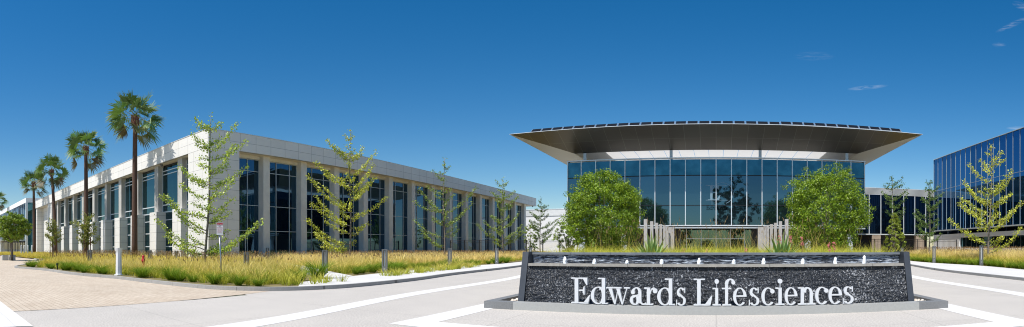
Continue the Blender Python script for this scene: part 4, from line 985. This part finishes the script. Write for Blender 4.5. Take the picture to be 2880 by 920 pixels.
# agaves and red flower spikes behind the fountain
def agave(X, Y, z, label, seed, s=1.):
    rng = np.random.default_rng(seed); o = empty('agave', (X, Y, z), label, 'agave', 'agaves behind the fountain'); V = []; T = []; C = []; off_ = 0
    for k_ in range(46):
        az = k_ * 2.4; el = math.radians(80 - 62 * (k_ / 46) + rng.uniform(-6, 6)); ln = s * rng.uniform(.75, 1.0); d = np.array([math.cos(az) * math.cos(el), math.sin(az) * math.cos(el), math.sin(el)])
        sd = np.array([-math.sin(az), math.cos(az), 0]); b0 = np.array([X, Y, z + .05]); m1 = b0 + d * ln * .45; e = b0 + d * ln; g = A3(.17, .30, .10) * rng.uniform(.8, 1.3)
        V.append(np.array([b0 - sd * .05, b0 + sd * .05, m1 + sd * .06, m1 - sd * .06, e])); T.append(np.array([[0, 1, 2], [0, 2, 3], [3, 2, 4]]) + off_); C.append(np.array([g, g, g * 1.2, g * 1.2, A3(.35, .38, .15)])); off_ += 5
    fast_mesh('leaves', np.concatenate(V), np.concatenate(T), np.concatenate(C), M['palmleaf'], o)
X, Y = at(1833, 15.6); agave(X, Y, .80, 'spiky agave behind the fountain at the foot of the left post row', 61, 1.15)
X, Y = at(2199, 15.6); agave(X, Y, .80, 'spiky agave behind the fountain at the foot of the right post row', 62, 1.15)
M['pink'] = pmat('coral flower', (.66, .20, .20), .6); M['stemm'] = pmat('reddish flower stem', (.25, .10, .06), .7)
for i, (px, ytop, lab) in enumerate(((1922, 699, 'short coral flower spike right of the left agave'), (1987, 701, 'short coral flower spike near the middle of the fountain wall'), (2192, 664, 'coral flower spike just above the right agave'),
        (2224, 663, 'tall branching coral flower spike right of the right agave'), (2256, 668, 'tall coral flower spike at the trunk side of the right leafy tree'), (2331, 684, 'smaller coral flower spike under the right leafy tree'), (2346, 682, 'last coral flower spike under the right leafy tree'), (2100, 700, 'low coral flower spike behind the entrance pier end'))):
    X, Y = at(px, 15.5); zt = EYE + (698.5 - ytop) / FPX * 15.5; o = empty('flower_spike', (X, Y, .42), lab, 'flower', 'coral flower spikes behind the fountain')
    MB().tube([(X, Y, .42), (X + .02, Y, zt)], [.008, .005], 5).build('stem', M['stemm'], o); mb = MB()
    for k_ in range(26):
        h = rnd.uniform(0, .26); rr = .06 * rnd.uniform(.2, 1); a = rnd.uniform(0, 6.28); q = Vector((X + rr * math.cos(a), Y + rr * math.sin(a), zt - h)); mb.tube([q, q + Vector((rnd.uniform(-.02, .02), 0, .035))], [.010, .007], 5)
    mb.build('blossom', M['pink'], o)

# ------------------------------------------------------------------ grasses
rng = np.random.default_rng(99)
def z3(g, z): return np.concatenate([g, np.full((len(g), 1), z)], 1)
pathline = [(-14, 15.8), (-20, 19), (-27, 23.5), (-40, 31)]
# left beds
g = scatter(rng, bedL, .42); D = np.hypot(g[:, 0], g[:, 1]); dk = dist_line(g, offset_line(KL, .16)); de = dist_line(g, edgeL); dp = dist_line(g, pathline)
ok = (dk > .80) & ((de > 1.15) | (g[:, 1] < 14)) & (de > .40) & (dp > 1.0) & ~((g[:, 0] > -18.2) & (g[:, 1] > 14.3) & (g[:, 1] < 18.0)) & ~((g[:, 0] > -43.6) & (g[:, 1] > 24.2) & (g[:, 0] < -39.4)) & (g[:, 1] < 95) & ~((g[:, 0] < -41) & (g[:, 1] > 24.2)) & (g[:, 0] > -118)
ok &= ~((g[:, 0] < -39.5) & (g[:, 0] > -43.6) & (g[:, 1] > 24.0))
g, D, dk, de = g[ok], D[ok], dk[ok], de[ok]
edge = np.minimum(dk, de)
nearb = edge < 1.6
front = (D < 34) & ~nearb; keep = rng.uniform(0, 1, len(g)) < np.where(D < 34, 1., np.where(D < 60, .62, .35))
far_ = (D >= 34) & ~nearb & keep
parts = []
parts.append(clumps(rng, z3(g[nearb & keep], .1), 30, .35, .40, .38, .020, (LIME[0], YEL[1]), (YEL[0], LIME[0])))
fy = g[:, 1] < 24
gr = rng.uniform(0, 1, len(g)) < .22
parts.append(clumps(rng, z3(g[front & gr], .1), 50, .45, .46, .5, .018, GREEN, LIME))
parts.append(clumps(rng, z3(g[front], .1), 26, .4, .48, .46, .020, (LIME[1], YEL[1]), (YEL[0], GOLD[1])))
parts.append(clumps(rng, z3(g[front], .1), 18, .4, .68, .55, .016, YEL, (GOLD[0], STRAW[0])))
fl = far_ & fy; parts.append(clumps(rng, z3(g[fl], .1), 32, .5, .52, .45, .030, YEL, (YEL[0], GOLD[1])))
fr_ = far_ & ~fy; parts.append(clumps(rng, z3(g[fr_], .1), 38, .55, .74, .55, .034, (GOLD[1], YEL[0]), STRAW))
V, T, C = merge(parts); tag(fast_mesh('grass', V, T, C, M['grassm']), 'mixed green and golden ornamental grass filling the beds round the stone wing', 'grass', kind='stuff')
# seed stalks rising out of the left beds
SEED = (A3(.34, .22, .11), A3(.26, .17, .10))
def stalks(g, z, h, n, nm, lab, w=.014, cb=YEL, hw=.035):
    c = np.repeat(g, n, 0); m_ = len(c); c = c + rng.uniform(-.3, .3, c.shape); a = rng.uniform(0, 6.28, m_); hh = h * rng.uniform(.75, 1.15, m_); ll = hh * rng.uniform(.1, .45, m_)
    b3 = z3(c, z); p1 = blades(rng, b3, a, hh, ll, np.full(m_, w), np.repeat(cb[0][None], m_, 0), np.repeat(GOLD[0][None], m_, 0))
    tip = b3 + np.stack([np.cos(a) * ll, np.sin(a) * ll, hh], 1); p2 = blades(rng, tip - [0, 0, .02], a, np.full(m_, .13), np.full(m_, .05), np.full(m_, hw), np.repeat(SEED[0][None], m_, 0), np.repeat(SEED[1][None], m_, 0))
    V, T, C = merge([p1, p2]); return tag(fast_mesh(nm, V, T, C, M['grassm']), lab, 'grass', kind='stuff')
sel = (~nearb) & (rng.uniform(0, 1, len(g)) < np.where(D < 34, .30, .30)) & (D < 70)
stalks(g[sel], .1, .92, 3, 'grass_seed_stalks', 'thin brown seed stalks standing above the grass of the stone wing beds')
# right bed
g = scatter(rng, bedR, .42); D = np.hypot(g[:, 0], g[:, 1]); de = dist_line(g, edgeR); ok = (de > .35) & (g[:, 0] < 35.6) & (g[:, 1] > 14); g, D, de = g[ok], D[ok], de[ok]
nearb = de < 1.9; keep = rng.uniform(0, 1, len(g)) < np.where(D < 45, 1., .5)
parts = [clumps(rng, z3(g[nearb & (de < 1.2)], .1), 44, .35, .50, .42, .032, GREEN, LIME), clumps(rng, z3(g[nearb & (de > .6)], .1), 40, .4, .70, .5, .032, (YEL[0], LIME[1]), YEL), clumps(rng, z3(g[~nearb & keep], .1), 44, .5, .98, .6, .034, (GOLD[1], YEL[0]), STRAW)]
V, T, C = merge(parts); tag(fast_mesh('grass', V, T, C, M['grassm']), 'straw coloured feather grass with a green front row before the blue glass building', 'grass', kind='stuff')
sel = rng.uniform(0, 1, len(g)) < .3; stalks(g[sel & ~nearb], .1, 1.25, 4, 'grass_seed_stalks', 'thin pale seed stalks above the straw grass before the blue glass building')
# bed behind the fountain
g = scatter(rng, bedF, .34); ok = (g[:, 1] > 12.3) & (dist_line(g, bedF + bedF[:1]) > .35); g = g[ok]
V, T, C = merge([clumps(rng, z3(g, .42), 64, .4, .84, .6, .012, (A3(.34, .40, .04), A3(.46, .42, .05)), (A3(.70, .62, .10), A3(.46, .52, .06)))])
tag(fast_mesh('grass', V, T, C, M['grassm']), 'soft yellow green grass growing behind the fountain wall', 'grass', kind='stuff')
sel = (np.abs(g[:, 0]) < 4.5) & (rng.uniform(0, 1, len(g)) < .12) & (g[:, 1] > 15)
stalks(g[sel], .42, 1.75, 4, 'grass_seed_stalks', 'tall arching seed stalks standing behind the fountain before the entrance', .007, YEL, .018)
# separate green tufts along the bed edges
tuft0 = None; tn = 0
def tuft(x, y, s, lab, grp):
    global tuft0, tn
    protos = tuft.p
    if len(protos) < 3:
        o = empty('grass_tuft', (x, y, .11), lab, 'grass tuft', grp); r2 = np.random.default_rng(200 + len(protos))
        V, T, C = clumps(r2, np.array([[x, y, .11]]), 230, .26, .46, .62, .016, GREEN, (A3(.20, .30, .02), A3(.14, .24, .02)), .05); fast_mesh('blades', V, T, C, M['grassm'], o)
        protos.append(o); o.scale = (s, s, s)
    else:
        c = copy_tree(protos[rnd.randrange(3)], (x, y, .11), rnd.uniform(0, 6.28), s, lab); c['group'] = grp
tuft.p = []
def along(line, d, step, cond):
    ln = offset_line(line, d); out = []; acc = 0
    for i in range(1, len(ln)):
        a, b = Vector(ln[i - 1]), Vector(ln[i]); acc += (b - a).length
        if acc >= step: acc = 0; q = (b.x + rnd.uniform(-.12, .12), b.y + rnd.uniform(-.12, .12)); cond(q) and out.append(q)
    return out
fine = smooth_line(KL, 4)
for q in along(fine, .70, .62, lambda q: -36 < q[0] < -13.2 and q[1] < 11.0 and rnd.random() < .62 and math.hypot(q[0] - at(334, 24)[0], q[1] - at(334, 24)[1]) > .75): tuft(q[0] + rnd.uniform(-.15, .15), q[1] + rnd.uniform(-.1, .35), rnd.uniform(.6, 1.2), 'rounded green grass tuft in the row along the corner kerb of the stone wing bed', 'green tufts along the corner kerb')
eL = smooth_line(edgeL, 4)
for q in along(eL, .62, .80, lambda q: 18.3 < q[1] < 42 or 11.9 < q[1] < 14.0): tuft(q[0] - rnd.uniform(-.1, .3), q[1], rnd.uniform(.75, 1.35), 'rounded green grass tuft in the row along the sidewalk toward the fountain drive', 'green tufts along the sidewalk')
X, Y = at(893, 21.4); tuft(X, Y, 1.55, 'largest dark green grass tuft, at the corner where the path meets the sidewalk', 'green tufts along the sidewalk')
eR = smooth_line(edgeR, 4)
for q in along(eR, -.45, .95, lambda q: 18 < q[1] < 48): tuft(q[0], q[1], rnd.uniform(.8, 1.05), 'rounded green grass tuft in the row before the straw grass of the blue building', 'green tufts before the straw grass')

# ------------------------------------------------------------------ sky, sun, camera
W = bpy.data.worlds.new('World'); S.world = W; W.use_nodes = True; nt = W.node_tree; bg = nt.nodes['Background']
SE, SA = math.radians(60), math.radians(197)
sky = N(nt, 'ShaderNodeTexSky', sky_type='NISHITA', sun_disc=False, sun_elevation=SE, sun_rotation=SA, altitude=50., air_density=1.0, dust_density=.35, ozone_density=2.2)
tc = N(nt, 'ShaderNodeTexCoord'); sp = N(nt, 'ShaderNodeSeparateXYZ'); L(nt, tc.outputs['Generated'], sp.inputs[0])
def mth(op, a, b=None, c=None, clamp=False):
    n = N(nt, 'ShaderNodeMath', operation=op, use_clamp=clamp)
    for i, v in enumerate((a, b, c)):
        if v is None: continue
        if isinstance(v, (int, float)): n.inputs[i].default_value = v
        else: L(nt, v, n.inputs[i])
    return n.outputs[0]
th = mth('ARCTAN2', sp.outputs[0], sp.outputs[1]); hl = mth('SQRT', mth('ADD', mth('MULTIPLY', sp.outputs[0], sp.outputs[0]), mth('MULTIPLY', sp.outputs[1], sp.outputs[1]))); vv = mth('DIVIDE', sp.outputs[2], mth('MAXIMUM', hl, .001))
cv = N(nt, 'ShaderNodeCombineXYZ'); L(nt, mth('MULTIPLY', th, 9.), cv.inputs[0]); L(nt, mth('MULTIPLY', vv, 60.), cv.inputs[1])
nz = N(nt, 'ShaderNodeTexNoise', i_Scale=3.2, i_Detail=9., i_Roughness=.62, i_Distortion=.8); L(nt, cv.outputs[0], nz.inputs['Vector'])
tot = None
for (px, py, wa, wb, slope, st) in ((2440, 246, 60, 7, -.10, .55), (2290, 158, 62, 14, 0., .14), (2850, 68, 52, 9, -.45, .40), (2875, 18, 30, 12, .3, .35), (2866, 361, 38, 6, 0., .55), (2810, 126, 22, 8, 0., .18)):
    a = (px - XAX) / FPX; v0 = (698.5 - py) / FPX
    du = mth('SUBTRACT', th, a); dv = mth('SUBTRACT', mth('SUBTRACT', vv, v0), mth('MULTIPLY', du, -slope))
    q = mth('ADD', mth('POWER', mth('ABSOLUTE', mth('DIVIDE', du, wa / FPX)), 2.), mth('POWER', mth('ABSOLUTE', mth('DIVIDE', dv, wb / FPX)), 2.))
    m1 = mth('MULTIPLY', mth('SUBTRACT', 1., q, clamp=True), st); tot = m1 if tot is None else mth('ADD', tot, m1)
cl = mth('MULTIPLY', tot, mth('MULTIPLY', mth('SUBTRACT', nz.outputs['Fac'], .42), 2.3, clamp=True), clamp=True)
hs = N(nt, 'ShaderNodeHueSaturation', i_Saturation=1.45, i_Hue=.499); L(nt, sky.outputs[0], hs.inputs['Color'])
skyc = mixcol(nt, cl, hs.outputs[0], (7.5, 8.0, 8.6))
L(nt, skyc, bg.inputs[0]); bg.inputs[1].default_value = .070
sd = Vector((math.sin(SA) * math.cos(SE), math.cos(SA) * math.cos(SE), math.sin(SE)))
sl = bpy.data.lights.new('sun', 'SUN'); sl.energy = 3.6; sl.angle = math.radians(.5); sl.color = (1., .955, .89)
so = bpy.data.objects.new('sun', sl); so.rotation_euler = sd.to_track_quat('Z', 'Y').to_euler(); so.location = sd * 50; COL.objects.link(so)

cam = bpy.data.cameras.new('camera'); cam.type = 'PANO'; co = bpy.data.objects.new('camera', cam); COL.objects.link(co); S.camera = co
co.location = (0, 0, EYE); co.rotation_euler = (pi / 2, 0, (XAX - 1440) / FPX); cam.clip_end = 3000; cam.clip_start = .05
for tgt in (cam, getattr(cam, 'cycles', None)):
    if tgt is None: continue
    try:
        tgt.panorama_type = 'CENTRAL_CYLINDRICAL'; hu = 1440 / FPX
        tgt.central_cylindrical_range_u_min = -hu; tgt.central_cylindrical_range_u_max = hu
        tgt.central_cylindrical_range_v_min = -(920 - 698.5) / FPX; tgt.central_cylindrical_range_v_max = 698.5 / FPX; tgt.central_cylindrical_radius = 1.
    except Exception as ex_: print('cam', ex_)
S.view_settings.view_transform = 'Standard'; S.view_settings.look = 'None'; S.view_settings.exposure = .72; S.view_settings.gamma = 1.; S.view_settings.use_curve_mapping = False
S.render.engine = 'CYCLES'; S.cycles.use_denoising = True; S.cycles.max_bounces = 6; S.cycles.diffuse_bounces = 3; S.cycles.glossy_bounces = 3; S.cycles.transparent_max_bounces = 8
S.cycles.sample_clamp_indirect = 6.; S.cycles.pixel_filter_type = 'BLACKMAN_HARRIS'; S.cycles.filter_width = 1.05
